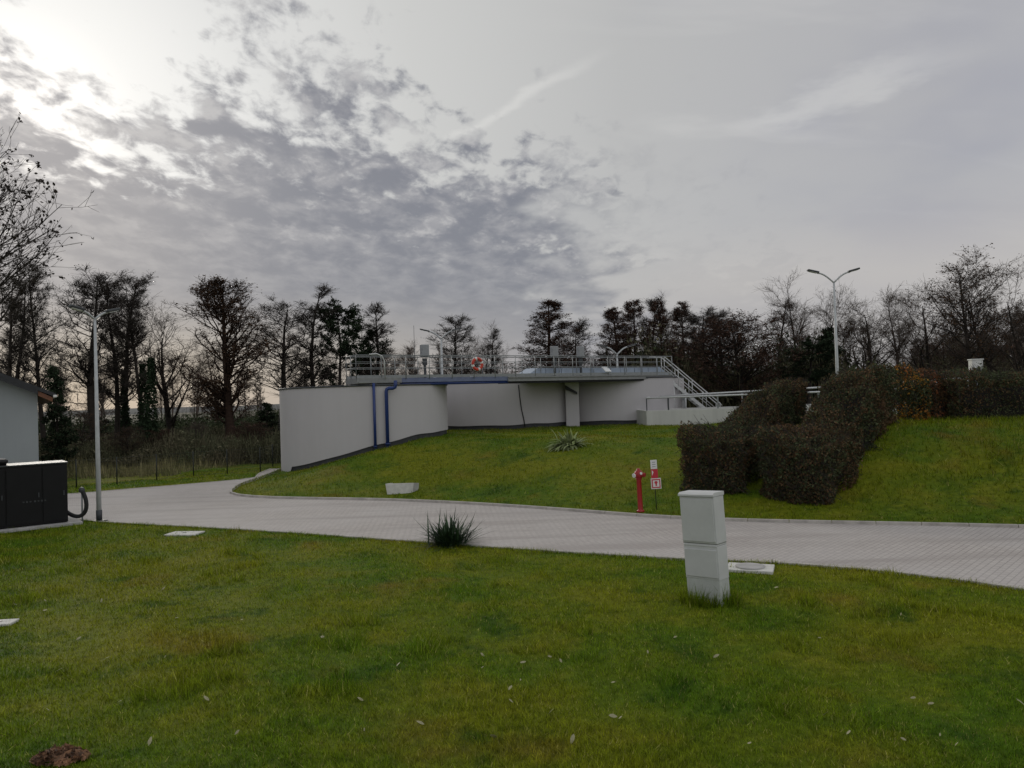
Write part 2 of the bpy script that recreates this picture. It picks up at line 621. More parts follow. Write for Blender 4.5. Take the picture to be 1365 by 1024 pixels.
X, Y = frus(720000, 5.2, 25, .98)
k = keep_lawn(X, Y) & ~inside(X, Y, MOUND)
X, Y = X[k], Y[k]
patch = .6 + .9 * vnoise(X, Y, 1.1) * vnoise(X, Y, .35, 17) + .35 * vnoise(X, Y, 3, 5)
hg = (.026 + .042 * RNG.uniform(0, 1, len(X)) ** 2) * patch * (1 + .35 * sstep((Y - 9) / 12))
hg = hg * (1 + 1.3 * (vnoise(X, Y, .45, 40) > .78) * (vnoise(X, Y, 2.2, 11) > .45))
blades('lawn_grass', X, Y, hg, (.0052 + .00055 * Y) * RNG.uniform(.7, 1.3, len(X)), MT['blade'], .75)
# bank behind the road
n = 150000
Y = RNG.uniform(17, 47, n); X = RNG.uniform(-.75, .78, n) * Y
k = inside(X, Y, MOUND) & (pdist(X, Y, KA) > .1)
X, Y = X[k], Y[k]
hg = (.05 + .06 * RNG.uniform(0, 1, len(X))) * (.5 + .8 * vnoise(X, Y, 1.6) + .3 * vnoise(X, Y, .5))
hg *= 1 + .8 * sstep((X - 9) / 3) * sstep((Y - 20) / 2)
blades('bank_grass', X, Y, hg, .022 * RNG.uniform(.7, 1.4, len(X)), MT['bank_blade'], .8)
# verge beyond the road
n = 26000
Y = RNG.uniform(30.5, 41, n); X = RNG.uniform(-30, -11.5, n)
k = ~inside(X, Y, ROAD) & ~inside(X, Y, MOUND) & (pdist(X, Y, FEA) > .1) & (pdist(X, Y, FEA) < 4)
X, Y = X[k], Y[k]
blades('verge_grass', X, Y, .07 * RNG.uniform(.5, 1.4, len(X)), .03 * RNG.uniform(.7, 1.3, len(X)), MT['blade'], .8)
# ragged longer grass along the kerbs and round the cabinet
P = np.array(resample(NEA[(NEA[:, 0] > -20) & (NEA[:, 0] < 18)], .012))
P = np.repeat(P, 3, 0)
P = P + RNG.normal(0, .045, P.shape) + np.array([-.02, -.075])
hg = .06 * RNG.uniform(.4, 1.5, len(P)) * (.4 + vnoise(P[:, 0], P[:, 1], .6))
blades('kerbside_grass', P[:, 0], P[:, 1], hg, .012 * RNG.uniform(.7, 1.3, len(P)), MT['blade'], .8)

# tall dry grass and scrub beyond the fence
n = 60000
Y = RNG.uniform(38, 62, n); X = RNG.uniform(-46, -10.5, n)
k = (pdist(X, Y, FEA) > 4.2) & (X < -12.6 + .0 * Y) | (Y > 48)
X, Y = X[k], Y[k]
hg = (.22 + .75 * RNG.uniform(0, 1, len(X)) ** 2) * (.15 + 1.2 * vnoise(X, Y, 2.2) ** 1.5)
blades('dry_grass', X, Y, hg, .045 * RNG.uniform(.6, 1.4, len(X)), MT['reed'], .35)


def quads(C, size, m=None, flat=0.0, aspect=.55):
    """leaf cards: random little quads at centres C"""
    n = len(C)
    a = RNG.normal(size=(n, 3)); a[:, 2] *= (1 - flat)
    a /= np.linalg.norm(a, axis=1)[:, None]
    b = np.cross(a, RNG.normal(size=(n, 3)))
    b /= np.linalg.norm(b, axis=1)[:, None] + 1e-9
    s = np.asarray(size).reshape(-1, 1) if np.ndim(size) else size
    a = a * s * .5; b = b * s * .5 * aspect
    V = np.stack([C - a, C + b, C + a, C - b], 1).reshape(-1, 3)
    return V, np.arange(n * 4).reshape(-1, 4)


def stalks(A, B, r):
    """thin three-sided sticks A->B, open ended"""
    A = np.asarray(A, float); B = np.asarray(B, float)
    n = len(A)
    ra, rb = (r if isinstance(r, tuple) else (r, r))
    ra = np.broadcast_to(np.asarray(ra, float), (n,))[:, None]; rb = np.broadcast_to(np.asarray(rb, float), (n,))[:, None]
    t = B - A; t /= np.linalg.norm(t, axis=1)[:, None] + 1e-9
    ref = np.where(np.abs(t[:, 2:3]) < .9, np.array([[0, 0, 1.]]), np.array([[1., 0, 0]]))
    u = np.cross(t, ref); u /= np.linalg.norm(u, axis=1)[:, None]
    w = np.cross(t, u)
    rings = []
    for P, rr in ((A, ra), (B, rb)):
        for kk in range(3):
            an = 2 * PI * kk / 3
            rings.append(P + (u * math.cos(an) + w * math.sin(an)) * rr)
    V = np.stack(rings, 1).reshape(-1, 3)
    i = np.arange(n)[:, None] * 6
    F = np.concatenate([i + np.array([[a, (a + 1) % 3, 3 + (a + 1) % 3, 3 + a]]) for a in range(3)], 0)
    return V, F


def merge(parts):
    Vs, Fs, o = [], [], 0
    for V, F in parts:
        Vs.append(V); Fs.append(F + o); o += len(V)
    return np.concatenate(Vs), np.concatenate(Fs)


def scrub(name, n, xr, yr, hf, m, size=.3, clump=4.0, sticks=3000, seed=0):
    X = RNG.uniform(*xr, n); Y = RNG.uniform(*yr, n)
    top = hf(X, Y) * (.35 + 1.1 * vnoise(X, Y, clump, seed) * (.5 + vnoise(X, Y, clump / 3, seed + 9)))
    Z = H(X, Y) + top * RNG.uniform(0, 1, n) ** .75
    parts = [quads(np.stack([X, Y, Z], -1), size * RNG.uniform(.4, 1.2, n), aspect=.45)]
    X = RNG.uniform(*xr, sticks); Y = RNG.uniform(*yr, sticks)
    top = hf(X, Y) * (.4 + 1.0 * vnoise(X, Y, clump, seed))
    A = np.stack([X, Y, H(X, Y)], -1)
    B = A + np.stack([RNG.normal(0, .25, sticks) * top, RNG.normal(0, .25, sticks) * top, top * RNG.uniform(.7, 1.3, sticks)], -1)
    parts.append(stalks(A, B, (.03, .012)))
    V, F = merge(parts)
    return setp(link(name, np_mesh(name, V, F, m)), kind='stuff')


scrub('undergrowth', 26000, (-48, 2), (50, 74), lambda X, Y: 1.25 + 0 * X, MT['scrub'], .28, 4, 6000, 3)
scrub('undergrowth', 16000, (-36, -9), (44, 52), lambda X, Y: 1.3 + 0 * X, MT['scrub'], .2, 2.6, 5000, 50)
scrub('undergrowth', 30000, (-60, 25), (74, 110), lambda X, Y: 2.2 + 0 * X, MT['scrub_green'], .45, 7, 5000, 21)
scrub('undergrowth', 52000, (10, 66), (60, 84), lambda X, Y: 5.6 + 0 * X, MT['scrub'], .42, 6, 7000, 33)
scrub('undergrowth', 30000, (-2, 30), (64, 80), lambda X, Y: 4.6 + 0 * X, MT['scrub_green'], .4, 6, 4000, 40)


# ------------------------------------------------------------------ trees
UP = np.array([0, 0, 1.])


def polyline(P0, D, L, K, grav, wob, rng):
    """N curved polylines of K points"""
    N = len(P0)
    P = np.zeros((N, K, 3)); P[:, 0] = P0
    D = D / (np.linalg.norm(D, axis=1)[:, None] + 1e-9)
    st = (np.asarray(L) / (K - 1))[:, None]
    for i in range(1, K):
        D = D + UP * grav + rng.normal(0, wob, (N, 3))
        D /= np.linalg.norm(D, axis=1)[:, None]
        P[:, i] = P[:, i - 1] + D * st
    return P


def children(P, R, n, t0, t1, ang, angv, rng):
    """pick n start points on each polyline and directions at an angle to it"""
    N, K, _ = P.shape
    t = rng.uniform(t0, t1, (N, n)).ravel()
    own = np.repeat(np.arange(N), n)
    x = t * (K - 1); i = np.minimum(x.astype(int), K - 2); f = (x - i)[:, None]
    S = P[own, i] * (1 - f) + P[own, i + 1] * f
    r = R[own, i] * (1 - f[:, 0]) + R[own, i + 1] * f[:, 0]
    T = P[own, i + 1] - P[own, i]
    T /= np.linalg.norm(T, axis=1)[:, None] + 1e-9
    A = np.cross(T, rng.normal(size=T.shape)); A /= np.linalg.norm(A, axis=1)[:, None] + 1e-9
    a = np.clip(rng.normal(ang, angv, len(t)), .1, 2.2)[:, None]
    return S, T * np.cos(a) + A * np.sin(a), t, r, own


def segs(P, R):
    A = P[:, :-1].reshape(-1, 3); B = P[:, 1:].reshape(-1, 3)
    return stalks(A, B, (R[:, :-1].ravel(), R[:, 1:].ravel()))


def taper(r0, K, tip):
    t = np.linspace(0, 1, K)[None]
    return np.maximum(np.asarray(r0)[:, None] * (1 - t) + tip * t, tip)


TYPES = {
    # height, trunk radius, crown base, level-1 n, angle, length(t) , gravity, twigs ...
    'alder': dict(h=14, r=.19, cb=.30, n1=70, ang=1.05, l1=lambda t: 2.9 * (1 - .45 * t) * (.75 + .25 * np.sin(t * 3)), g1=.10, n2=9, l2=.9, n3=7, l3=.42, leaf=3400, ls=.085, lm='twig', lean=.012, topdense=1.4),
    'slim': dict(h=14, r=.16, cb=.26, n1=62, ang=.85, l1=lambda t: 2.0 * (1 - .55 * t), g1=.12, n2=9, l2=.75, n3=6, l3=.38, leaf=1100, ls=.09, lm='twig', lean=.015, topdense=1.0),
    'larch': dict(h=14, r=.20, cb=.14, n1=150, ang=1.2, l1=lambda t: 2.9 * (1 - t) ** .75 + .25, g1=.05, n2=12, l2=.75, n3=5, l3=.3, leaf=12500, ls=.115, lm='twigbrown', lean=.006, topdense=.8),
    'column': dict(h=13, r=.19, cb=.15, n1=90, ang=.75, l1=lambda t: 3.0 * np.sin(np.clip(t * 2.6 + .45, 0, PI)) ** .7 + .3, g1=.16, n2=11, l2=.8, n3=6, l3=.34, leaf=7500, ls=.115, lm='leafbrown', lean=.005, topdense=1.0),
    'bare': dict(h=13, r=.20, cb=.18, n1=26, ang=.62, l1=lambda t: 6.0 * (1 - .62 * t), g1=.10, n2=11, l2=2.0, n3=9, l3=.75, leaf=0, ls=.1, lm='twigpale', lean=.02, topdense=.9),
    'vase': dict(h=12, r=.19, cb=.14, n1=17, ang=.50, l1=lambda t: 6.6 * (1 - .45 * t), g1=.09, n2=11, l2=2.1, n3=8, l3=.8, leaf=0, ls=.1, lm='twigpale', lean=.02, topdense=.8),
    'oak': dict(h=13, r=.21, cb=.22, n1=44, ang=.85, l1=lambda t: 4.4 * np.sin(np.clip(t * 2.3 + .7, 0, PI)) ** .7 + .5, g1=.09, n2=11, l2=1.3, n3=7, l3=.55, leaf=5200, ls=.145, lm='leafbrown', lean=.015, topdense=.9),
    'beech': dict(h=12, r=.24, cb=.10, n1=70, ang=.9, l1=lambda t: 5.0 * np.sin(np.clip(t * 2.2 + .85, 0, PI)) ** .6 + .4, g1=.08, n2=12, l2=1.4, n3=7, l3=.55, leaf=13000, ls=.15, lm='twigbrown', lean=.01, topdense=.9),
    'pine': dict(h=13, r=.20, cb=.38, n1=34, ang=1.1, l1=lambda t: 2.5 * np.sin(np.clip(t * 2.2 + .7, 0, PI)) ** .8 + .3, g1=.08, n2=8, l2=.8, n3=6, l3=.35, leaf=15000, ls=.17, lm='needle', lean=.012, topdense=1.1),
    'spruce': dict(h=9, r=.14, cb=.04, n1=100, ang=1.5, l1=lambda t: 1.5 * (1 - t) ** .85 + .15, g1=.02, n2=9, l2=.5, n3=4, l3=.22, leaf=9000, ls=.2, lm='needle', lean=.004, topdense=.9),
}


def tree_meshes(kind, seed):
    q = TYPES[kind]; r = np.random.default_rng(seed)
    hh = q['h']
    K0 = 14
    T = polyline(np.zeros((1, 3)), np.array([[r.normal(0, .03), r.normal(0, .03), 1.]]), np.array([hh]), K0, .04, q['lean'] * 2, r)
    T[:, :, :] *= hh / T[0, -1, 2]
    R = taper(np.array([q['r']]), K0, .022)
    R[0, 0] *= 1.25
    S, D, t, rp, own = children(T, R, q['n1'], 0, 1, q['ang'], .22, r)
    tt = r.uniform(0, 1, q['n1']) ** (1 / q['topdense'])
    x = (q['cb'] + (1 - q['cb']) * tt * .985) * (K0 - 1)
    i = np.minimum(x.astype(int), K0 - 2); f = (x - i)[:, None]
    S = T[0, i] * (1 - f) + T[0, i + 1] * f
    rp = R[0, i] * (1 - f[:, 0]) + R[0, i + 1] * f[:, 0]
    L1 = q['l1'](tt) * r.uniform(.65, 1.2, len(tt))
    P1 = polyline(S, D, L1, 7, q['g1'], .10, r)
    R1 = taper(np.minimum(rp * .55, .015 + L1 * .014), 7, .010)
    n2 = q['n2']
    S2, D2, t2, r2, o2 = children(P1, R1, n2, .18, 1, .75, .25, r)
    L2 = q['l2'] * (1 - .45 * t2) * r.uniform(.5, 1.3, len(t2)) * np.clip(L1[o2] / 2.0, .5, 1.25)
    P2 = polyline(S2, D2, L2, 5, q['g1'] * .8, .14, r)
    R2 = taper(np.minimum(r2 * .6, .016), 5, .007)
    S3, D3, t3, r3, o3 = children(P2, R2, q['n3'], .15, 1, .7, .3, r)
    L3 = q['l3'] * r.uniform(.5, 1.3, len(t3))
    P3 = polyline(S3, D3, L3, 3, q['g1'] * .8, .16, r)
    R3 = taper(np.full(len(S3), .0085), 3, .0045)
    trunk = merge([segs(T, R), segs(P1, R1)])
    if kind in ('alder', 'slim', 'larch', 'pine', 'spruce', 'column', 'oak', 'beech', 'bare', 'vase'):
        # rounder trunk
        bt = MB(); bt.tube([tuple(p) for p in T[0]], [float(x) for x in R[0]], 7, False)
        vv = np.array([v.co[:] for v in bt.bm.verts]); bt.bm.verts.index_update()
        ff = np.array([[v.index for v in f_.verts] for f_ in bt.bm.faces]); bt.bm.free()
        trunk = merge([(vv, ff), segs(P1, R1)])
    parts = [segs(P2, R2), segs(P3, R3)]
    midx = [np.zeros(len(p[1]), int) for p in parts]
    if q['leaf']:
        allp = P3.reshape(-1, 3)
        c = allp[r.integers(0, len(allp), q['leaf'])] + r.normal(0, .07, (q['leaf'], 3))
        lq = quads(c, q['ls'] * r.uniform(.4, 1.25, len(c)), aspect=.6)
        parts.append(lq); midx.append(np.ones(len(lq[1]), int))
    V, F = merge(parts)
    tw = 'twigpale' if kind in ('bare', 'vase') else ('barkred' if kind in ('larch', 'column', 'beech') else 'twig')
    mt = np_mesh('trunk', trunk[0], trunk[1], MT['barkred' if kind in ('larch', 'column') else 'bark'], True)
    mc = np_mesh('crown', V, F, None, mats=[MT[tw], MT[q['lm']]], midx=np.concatenate(midx))
    wid = np.percentile(np.abs(P3[:, :, 0]), 98)
    return mt, mc, max(float(np.percentile(P3[:, :, 2], 99.7)), hh * .97), wid


VAR = {}


def tree_var(kind, v):
    if (kind, v) not in VAR:
        VAR[(kind, v)] = tree_meshes(kind, hash_seed(kind, v))
    return VAR[(kind, v)]


def hash_seed(kind, v):
    return sum(ord(c) * (i + 3) for i, c in enumerate(kind)) + 101 * v


NAMES = {'alder': 'alder_tree', 'slim': 'alder_tree', 'larch': 'larch_tree', 'column': 'hornbeam_tree', 'bare': 'bare_tree', 'vase': 'bare_tree', 'oak': 'oak_tree', 'beech': 'beech_tree', 'pine': 'pine_tree', 'spruce': 'spruce_tree'}


def tree(kind, v, px, ytop, Y, wpx, label, rz=None, lean=0.0):
    """px = trunk column in the photograph, ytop = top row, wpx = crown width in photograph pixels"""
    mt, mc, hh, wid = tree_var(kind, v)
    top = at(px, ytop, Y)
    base = Vector((top.x, Y, h(top.x, Y) - .1))
    s = (top.z - base.z) / hh
    w = wpx * Y / FPX / 2
    sx = min(max(1.22 * w / wid, .6 * s), 2.3 * s)
    e = thing(NAMES[kind], base, label, 'tree', 'trees behind the tanks and fence')
    e.rotation_euler = (0, lean, 0)
    # tilt of the mast is world-vertical; crowns turn about their own trunk
    for nm, me in (('trunk', mt), ('crown', mc)):
        c = link(nm, me, e)
        c.scale = (sx, sx, s)
        c.rotation_euler = (0, 0, rz if rz is not None else random.uniform(0, 6.28))
        if nm == 'trunk': rz = c.rotation_euler.z
    return e


TREES = [
    # left wood
    ('slim', 0, 3, 372, 50, 60, 'dark trunked tree at the left edge, rising behind the house roof'),
    ('slim', 1, 22, 378, 56, 55, 'slim bare tree just above the house roof'),
    ('alder', 0, 55, 348, 52, 75, 'tall alder whose bare trunk stands at the corner of the house'),
    ('alder', 1, 124, 357, 54, 92, 'tall alder with broad dark top directly behind the left lamp post'),
    ('slim', 2, 150, 372, 57, 50, 'thin leaning alder just right of the left lamp post'),
    ('slim', 3, 162, 365, 62, 55, 'straight thin alder between the lamp post and the ivy covered alder'),
    ('alder', 2, 187, 366, 56, 66, 'alder with an ivy covered trunk right of the lamp post'),
    ('vase', 0, 228, 397, 60, 96, 'pale bare tree with steep spreading limbs before a yellowish sky'),
    ('column', 0, 303, 372, 58, 96, 'dense reddish brown tree with a full egg shaped crown'),
    ('alder', 3, 366, 397, 62, 84, 'alder with a flat topped crown left of the first tank'),
    ('slim', 4, 414, 385, 66, 62, 'thin alder with open limbs above the left end of the tank wall'),
    ('pine', 0, 449, 400, 66, 58, 'dark green pine above the left tank'),
    ('pine', 1, 482, 432, 70, 56, 'lower dark pine behind the end of the walkway railing'),
    ('slim', 5, 506, 408, 72, 60, 'thin bare alder right of the two pines'),
    ('bare', 0, 545, 456, 80, 60, 'low bare brownish tree behind the left part of the walkway'),
    ('alder', 4, 600, 425, 70, 78, 'dark round headed alder behind the double lamp on the tanks'),
    ('slim', 6, 645, 438, 74, 40, 'small thin alder right of the round headed alder'),
    ('larch', 0, 729, 402, 66, 125, 'brown cone shaped larch behind the middle tank'),
    ('alder', 5, 757, 426, 70, 50, 'thin alder leaning out beside the brown cone shaped larch'),
    ('slim', 7, 791, 432, 74, 56, 'pale thin bare tree left of the dense larch row'),
    ('larch', 1, 826, 410, 66, 66, 'leftmost larch of the dense row behind the right tank'),
    ('larch', 2, 846, 400, 70, 60, 'second larch from the left in the dense row'),
    ('alder', 6, 864, 396, 68, 54, 'tallest tree of the dense row behind the right tank'),
    ('larch', 3, 886, 402, 66, 56, 'larch in the dense row above the top of the steel stairs'),
    ('larch', 4, 908, 404, 70, 60, 'larch with a forked tip near the right end of the dense row'),
    ('alder', 7, 934, 412, 66, 62, 'rightmost tree of the dense row, with an open rounded top'),
    ('alder', 8, 966, 412, 66, 54, 'tree with dark clumps on its tips beside the broad beech'),
    ('beech', 0, 990, 420, 60, 130, 'broad dense brown beech behind the low wall'),
    ('slim', 8, 1022, 402, 70, 50, 'thin bare tree rising from the right shoulder of the beech'),
    ('bare', 1, 1056, 368, 68, 84, 'tall pale bare tree left of the right lamp post'),
    ('bare', 2, 1088, 384, 72, 64, 'smaller pale bare tree close beside the right lamp post'),
    ('pine', 2, 1075, 452, 58, 80, 'low dark evergreen behind the left hedge'),
    ('spruce', 1, 1098, 438, 62, 40, 'narrow dark evergreen just left of the right lamp post'),
    ('oak', 3, 1133, 425, 66, 60, 'low round tree just right of the right lamp post'),
    ('bare', 3, 1150, 398, 64, 92, 'bare tree with forked limbs right of the lamp post'),
    ('bare', 4, 1192, 382, 70, 80, 'bare tree with thin upright twigs above the right hedge'),
    ('bare', 5, 1226, 378, 64, 100, 'wide bare tree with curved limbs above the autumn bushes'),
    ('oak', 0, 1287, 336, 58, 112, 'tall oak still holding its dark brown leaves'),
    ('bare', 6, 1326, 362, 60, 100, 'bare spreading tree right of the brown oak'),
    ('vase', 1, 1356, 352, 56, 110, 'bare tree with several slanting stems at the right edge'),
    ('spruce', 0, 77, 490, 44, 34, 'small dark spruce beside the house eaves'),
    ('pine', 3, 120, 556, 58, 60, 'low dark bushy evergreen behind the left lamp post'),
    ('oak', 1, 101, 548, 50, 54, 'low brown bush between the small dark spruce and the left lamp post'),
    ('beech', 3, 203, 572, 49, 60, 'rusty low bush beneath the ivy covered alder'),
    ('bare', 7, 262, 562, 50, 54, 'low grey leafless bush left of the egg shaped reddish tree'),
    ('beech', 4, 333, 562, 54, 64, 'reddish brown low bush between the egg shaped tree and the first tank'),
    ('spruce', 2, 353, 538, 60, 30, 'small dark evergreen close beside the left end of the first tank'),
    ('oak', 2, 172, 568, 47, 50, 'low brown bush just right of the left lamp post'),
    ('beech', 1, 1255, 452, 72, 130, 'low brown thicket tree behind the autumn bushes'),
    ('beech', 2, 1340, 458, 74, 120, 'low brown thicket tree at the right edge'),
]
for T_ in TREES:
    e = tree(*T_)
    if 'ivy' in T_[6]:
        # sleeve of ivy on the trunk
        n = 3500
        z = 6.8 * RNG.uniform(0, 1, n) ** 1.35; a = RNG.uniform(0, 2 * PI, n); rr = (.30 * (1.2 - z / 7.5) + .05) * (1 + RNG.normal(0, .25, n))
        V, Fq = quads(np.stack([rr * np.cos(a), rr * np.sin(a), z], -1), .2 * RNG.uniform(.5, 1.2, n))
        link('ivy', np_mesh('ivy', V, Fq, MT['needle']), e)


# the far wood behind them all, one mass of thin bare trees and low crowns
def far_wood():
    r = np.random.default_rng(77)
    Vs, Fs, Is, o_ = [], [], [], 0
    pick = [('slim', 0), ('slim', 3), ('bare', 1), ('alder', 2), ('bare', 4), ('slim', 6), ('oak', 0), ('vase', 0)]
    for k in range(120):
        x = r.uniform(-95, 100); y = r.uniform(88, 125)
        if -2 < x < 8 and r.random() < .5: continue
        kind, v = pick[r.integers(0, len(pick))]
        mt, mc, hh, wid = tree_var(kind, v)
        s_ = r.uniform(.45, .82) * (1.05 if x < -5 else 1.12)
        a_ = r.uniform(0, 6.28); ca, sa = math.cos(a_), math.sin(a_)
        for me in (mt, mc):
            n_ = len(me.vertices); co = np.empty(n_ * 3, np.float32); me.vertices.foreach_get('co', co); co = co.reshape(-1, 3) * np.array([s_ * 1.2, s_ * 1.2, s_])
            co = np.stack([co[:, 0] * ca - co[:, 1] * sa + x, co[:, 0] * sa + co[:, 1] * ca + y, co[:, 2]], -1)
            m_ = len(me.polygons); vi = np.empty(m_ * 4, np.int32); me.loops.foreach_get('vertex_index', vi)
            st_ = 1 if me is mt else 2                      # thin out the far twigs
            f_ = vi.reshape(-1, 4) + o_
            Vs.append(co); Fs.append(f_); o_ += n_
    setp(link('far_wood', np_mesh('far_wood', np.concatenate(Vs), np.concatenate(Fs), MT['twigpale'])), kind='stuff')


far_wood()


# near tree whose branches reach in from the left
def near_tree():
    r = np.random.default_rng(5)
    base = Vector((-10.9, 13.6, 0))
    e = thing('maple_tree', base, 'nearly bare tree with a few dark leaves reaching in at the upper left', 'tree')
    K0 = 12
    T = polyline(np.zeros((3, 3)), np.array([[.02, 0, 1.], [.10, .1, 1.], [-.2, -.1, 1.]]), np.array([9.4, 8.2, 7.6]), K0, .06, .05, r)
    R = taper(np.array([.17, .12, .11]), K0, .012)
    S, D, t, rp, o = children(T, R, 46, .46, .98, .8, .2, r)
    L1 = 4.3 * (1 - .6 * t) * r.uniform(.7, 1.15, len(t))
    P1 = polyline(S, D, L1, 9, .045, .05, r)
    R1 = taper(np.minimum(rp * .55, .036), 9, .007)
    S2, D2, t2, r2, o2 = children(P1, R1, 11, .2, 1, .6, .2, r)
    P2 = polyline(S2, D2, 1.15 * (1 - .4 * t2) * r.uniform(.5, 1.2, len(t2)), 6, .06, .08, r)
    R2 = taper(np.minimum(r2 * .6, .010), 6, .0032)
    S3, D3, t3, r3, o3 = children(P2, R2, 3, .3, 1, .6, .25, r)
    P3 = polyline(S3, D3, .4 * r.uniform(.4, 1.3, len(t3)), 4, .03, .1, r)
    R3 = taper(np.full(len(S3), .0045), 4, .0026)
    link('trunk', np_mesh('trunk', *merge([segs(T, R), segs(P1, R1)]), MT['bark'], True), e)
    link('crown', np_mesh('crown', *merge([segs(P2, R2), segs(P3, R3)]), MT['twig']), e)
    tips = P3[:, -1]
    n = 7500
    c = tips[r.integers(0, len(tips), n)] + np.array([0, 0, -.04]) + r.normal(0, .02, (n, 3))
    V, Fq = quads(c, .075 * r.uniform(.6, 1.3, n), aspect=.6)
    link('leaf', np_mesh('leaf', V, Fq, MT['leafdark']), e)['kind'] = 'stuff'


near_tree()


# ------------------------------------------------------------------ tanks
def tank(px_c, D, R, label, TOP=4.15):
    c = ray(px_c, 512); c = Vector((c.x, c.y, 0)).normalized() * D
    # distance measured along the ground
    e = thing('round_tank', (c.x, c.y, 0), label, 'tank', 'round treatment tanks')
    n = 96
    ang = np.linspace(0, 2 * PI, n, endpoint=False)
    X, Y = c.x + (R + .1) * np.cos(ang), c.y + (R + .1) * np.sin(ang)
    gz = H(X, Y)
    bm_ = bmesh.new()
    rings = []
    low = np.where(gz < .12, -.05, gz + .24)
    for rr, zz in ((R, low), (R, np.full(n, TOP)), (R - .35, np.full(n, TOP)), (R - .35, np.full(n, 1.0))):
        rings.append([bm_.verts.new((rr * math.cos(a), rr * math.sin(a), float(z))) for a, z in zip(ang, zz)])
    for A, B in zip(rings, rings[1:]):
        for k in range(n):
            f = bm_.faces.new((A[k], A[(k + 1) % n], B[(k + 1) % n], B[k]))
            f.smooth = True
    for ed in bm_.edges:
        if abs(ed.verts[0].co.z - TOP) < .001 and abs(ed.verts[1].co.z - TOP) < .001 and abs(ed.verts[0].co.xy.length - ed.verts[1].co.xy.length) < .01:
            ed.smooth = False
    bmesh.ops.recalc_face_normals(bm_, faces=bm_.faces)
    me = bpy.data.meshes.new('wall'); bm_.to_mesh(me); bm_.free(); me.materials.append(MT['render'])
    link('wall', me, e)
    MB().lathe([(R - .07, -.3), (R - .07, 2.2)], 96, caps=False).build('plinth', MT['plinth'], e)
    MB().lathe([(R - .02, TOP), (R + .045, TOP), (R + .045, TOP + .07), (R - .3, TOP + .07), (R - .3, TOP)], 96, caps=False).build('rim', MT['darkgrey'], e)
    MB().lathe([(.01, 3.4), (R - .36, 3.4)], 64, caps=False).build('water', MT['darkgrey'], e)
    return e, c


t1, c1 = tank(486, 40.8, 4.32, 'white rendered round tank nearest the road, with blue pipes down its wall')
t2, c2 = tank(676, 48.5, 4.8, 'white rendered round tank in the middle, with a thin dark cable down its wall', 4.34)
t3, c3 = tank(818, 50.2, 4.5, 'white rendered round tank at the right, beside the steel stairs', 4.32)

# pilaster between middle and right tanks
pA = at(755.5, 569, 44.6); pB = at(773, 569, 44.6)
e = thing('wall_pier', ((pA.x + pB.x) / 2, 45.3, 1.4), 'white square pier between the middle and right tanks, dark sloped chute at its top', 'pier')
w = (pB - pA).length
MB().box((0, 0, 1.32), (w, 1.3, 2.9), bev=.01).build('shaft', MT['render'], e)
MB().prism([(-w / 2 - .02, -.67, 2.62), (w / 2 - .1, -.67, 2.2), (w / 2 - .1, -.67, 2.06), (-w / 2 - .02, -.67, 2.38)], (0, -.12, 0)).build('chute', MT['plinth'], e)
MB().prism([(-w / 2 - .02, -.66, 2.82), (w / 2 + .02, -.66, 2.82), (w / 2 + .02, -.66, 2.3), (w / 2 - .09, -.66, 2.2), (-w / 2 - .02, -.66, 2.64)], (0, -.05, 0)).build('fascia', MT['lowwall'], e)


# pipes on the first tank
def wall_pt(c, R, px, off):
    """point on the tank face seen in column px, standing off from it"""
    d = ray(px, 545); d = Vector((d.x, d.y, 0)).normalized()
    b_ = d.dot(Vector((c.x, c.y, 0))); cc = c.x ** 2 + c.y ** 2 - (R + off) ** 2
    t = b_ - math.sqrt(max(b_ * b_ - cc, 0))
    return d * t


p = wall_pt(c1, 4.32, 499, .11); g = h(p.x, p.y)
e = thing('blue_pipe', (p.x, p.y, g), 'left straight blue pipe running down the wall of the nearest tank', 'pipe', 'blue pipes on the first tank')
MB().tube([(0, 0, -.2), (0, 0, 4.28 - g)], .068, 12).build('pipe', MT['blue'], e)
MB().lathe([(.10, 0), (.10, .05)], 16, (0, 0, .16)).build('flange', MT['blue'], e)
p = wall_pt(c1, 4.32, 515.5, .15); g = h(p.x, p.y)
e = thing('blue_pipe', (p.x, p.y, g), 'right blue pipe with an elbow under the walkway on the nearest tank', 'pipe', 'blue pipes on the first tank')
zt = 4.02 - g
MB().tube([(0, 0, -.2), (0, 0, zt - .14), (.03, 0, zt - .05), (.12, 0, zt), (.32, 0, zt), (.42, 0, zt + .04), (.45, 0, zt + .14), (.45, 0, zt + .36)], .085, 12).build('pipe', MT['blue'], e)
MB().lathe([(.13, 0), (.13, .06)], 16, (0, 0, .16)).build('flange', MT['blue'], e)
# cable on the middle tank
pts = []
for px, py in ((692, 513), (693, 525), (695, 545), (698, 560), (699, 569)):
    q = wall_pt(c2, 4.8, px, .03); z = EYE + ray(px, py).z * q.length / Vector(ray(px, py)[:2]).length
    pts.append((q.x, q.y, z))
setp(MB().tube(pts, .03, 6).build('cable', MT['rubber']), 'thin dark cable hanging down the wall of the middle tank', 'cable')

# ------------------------------------------------------------------ walkway over the tanks
WZ0, WZ1 = 4.26, 4.52
wA = at(468, 505, 36.2); wA.z = 0
wB = at(886, 505, 47.2); wB.z = 0
wd = (wB - wA).normalized(); wn = Vector((wd.y, -wd.x, 0))       # wn points toward the camera
wl = (wB - wA).length
wz = math.atan2(wd.y, wd.x)
W = thing('walkway', (wA.x, wA.y, 0), 'long steel walkway with railings crossing the tops of the white tanks', 'walkway', rz=wz)
# local frame: x along, -y toward camera


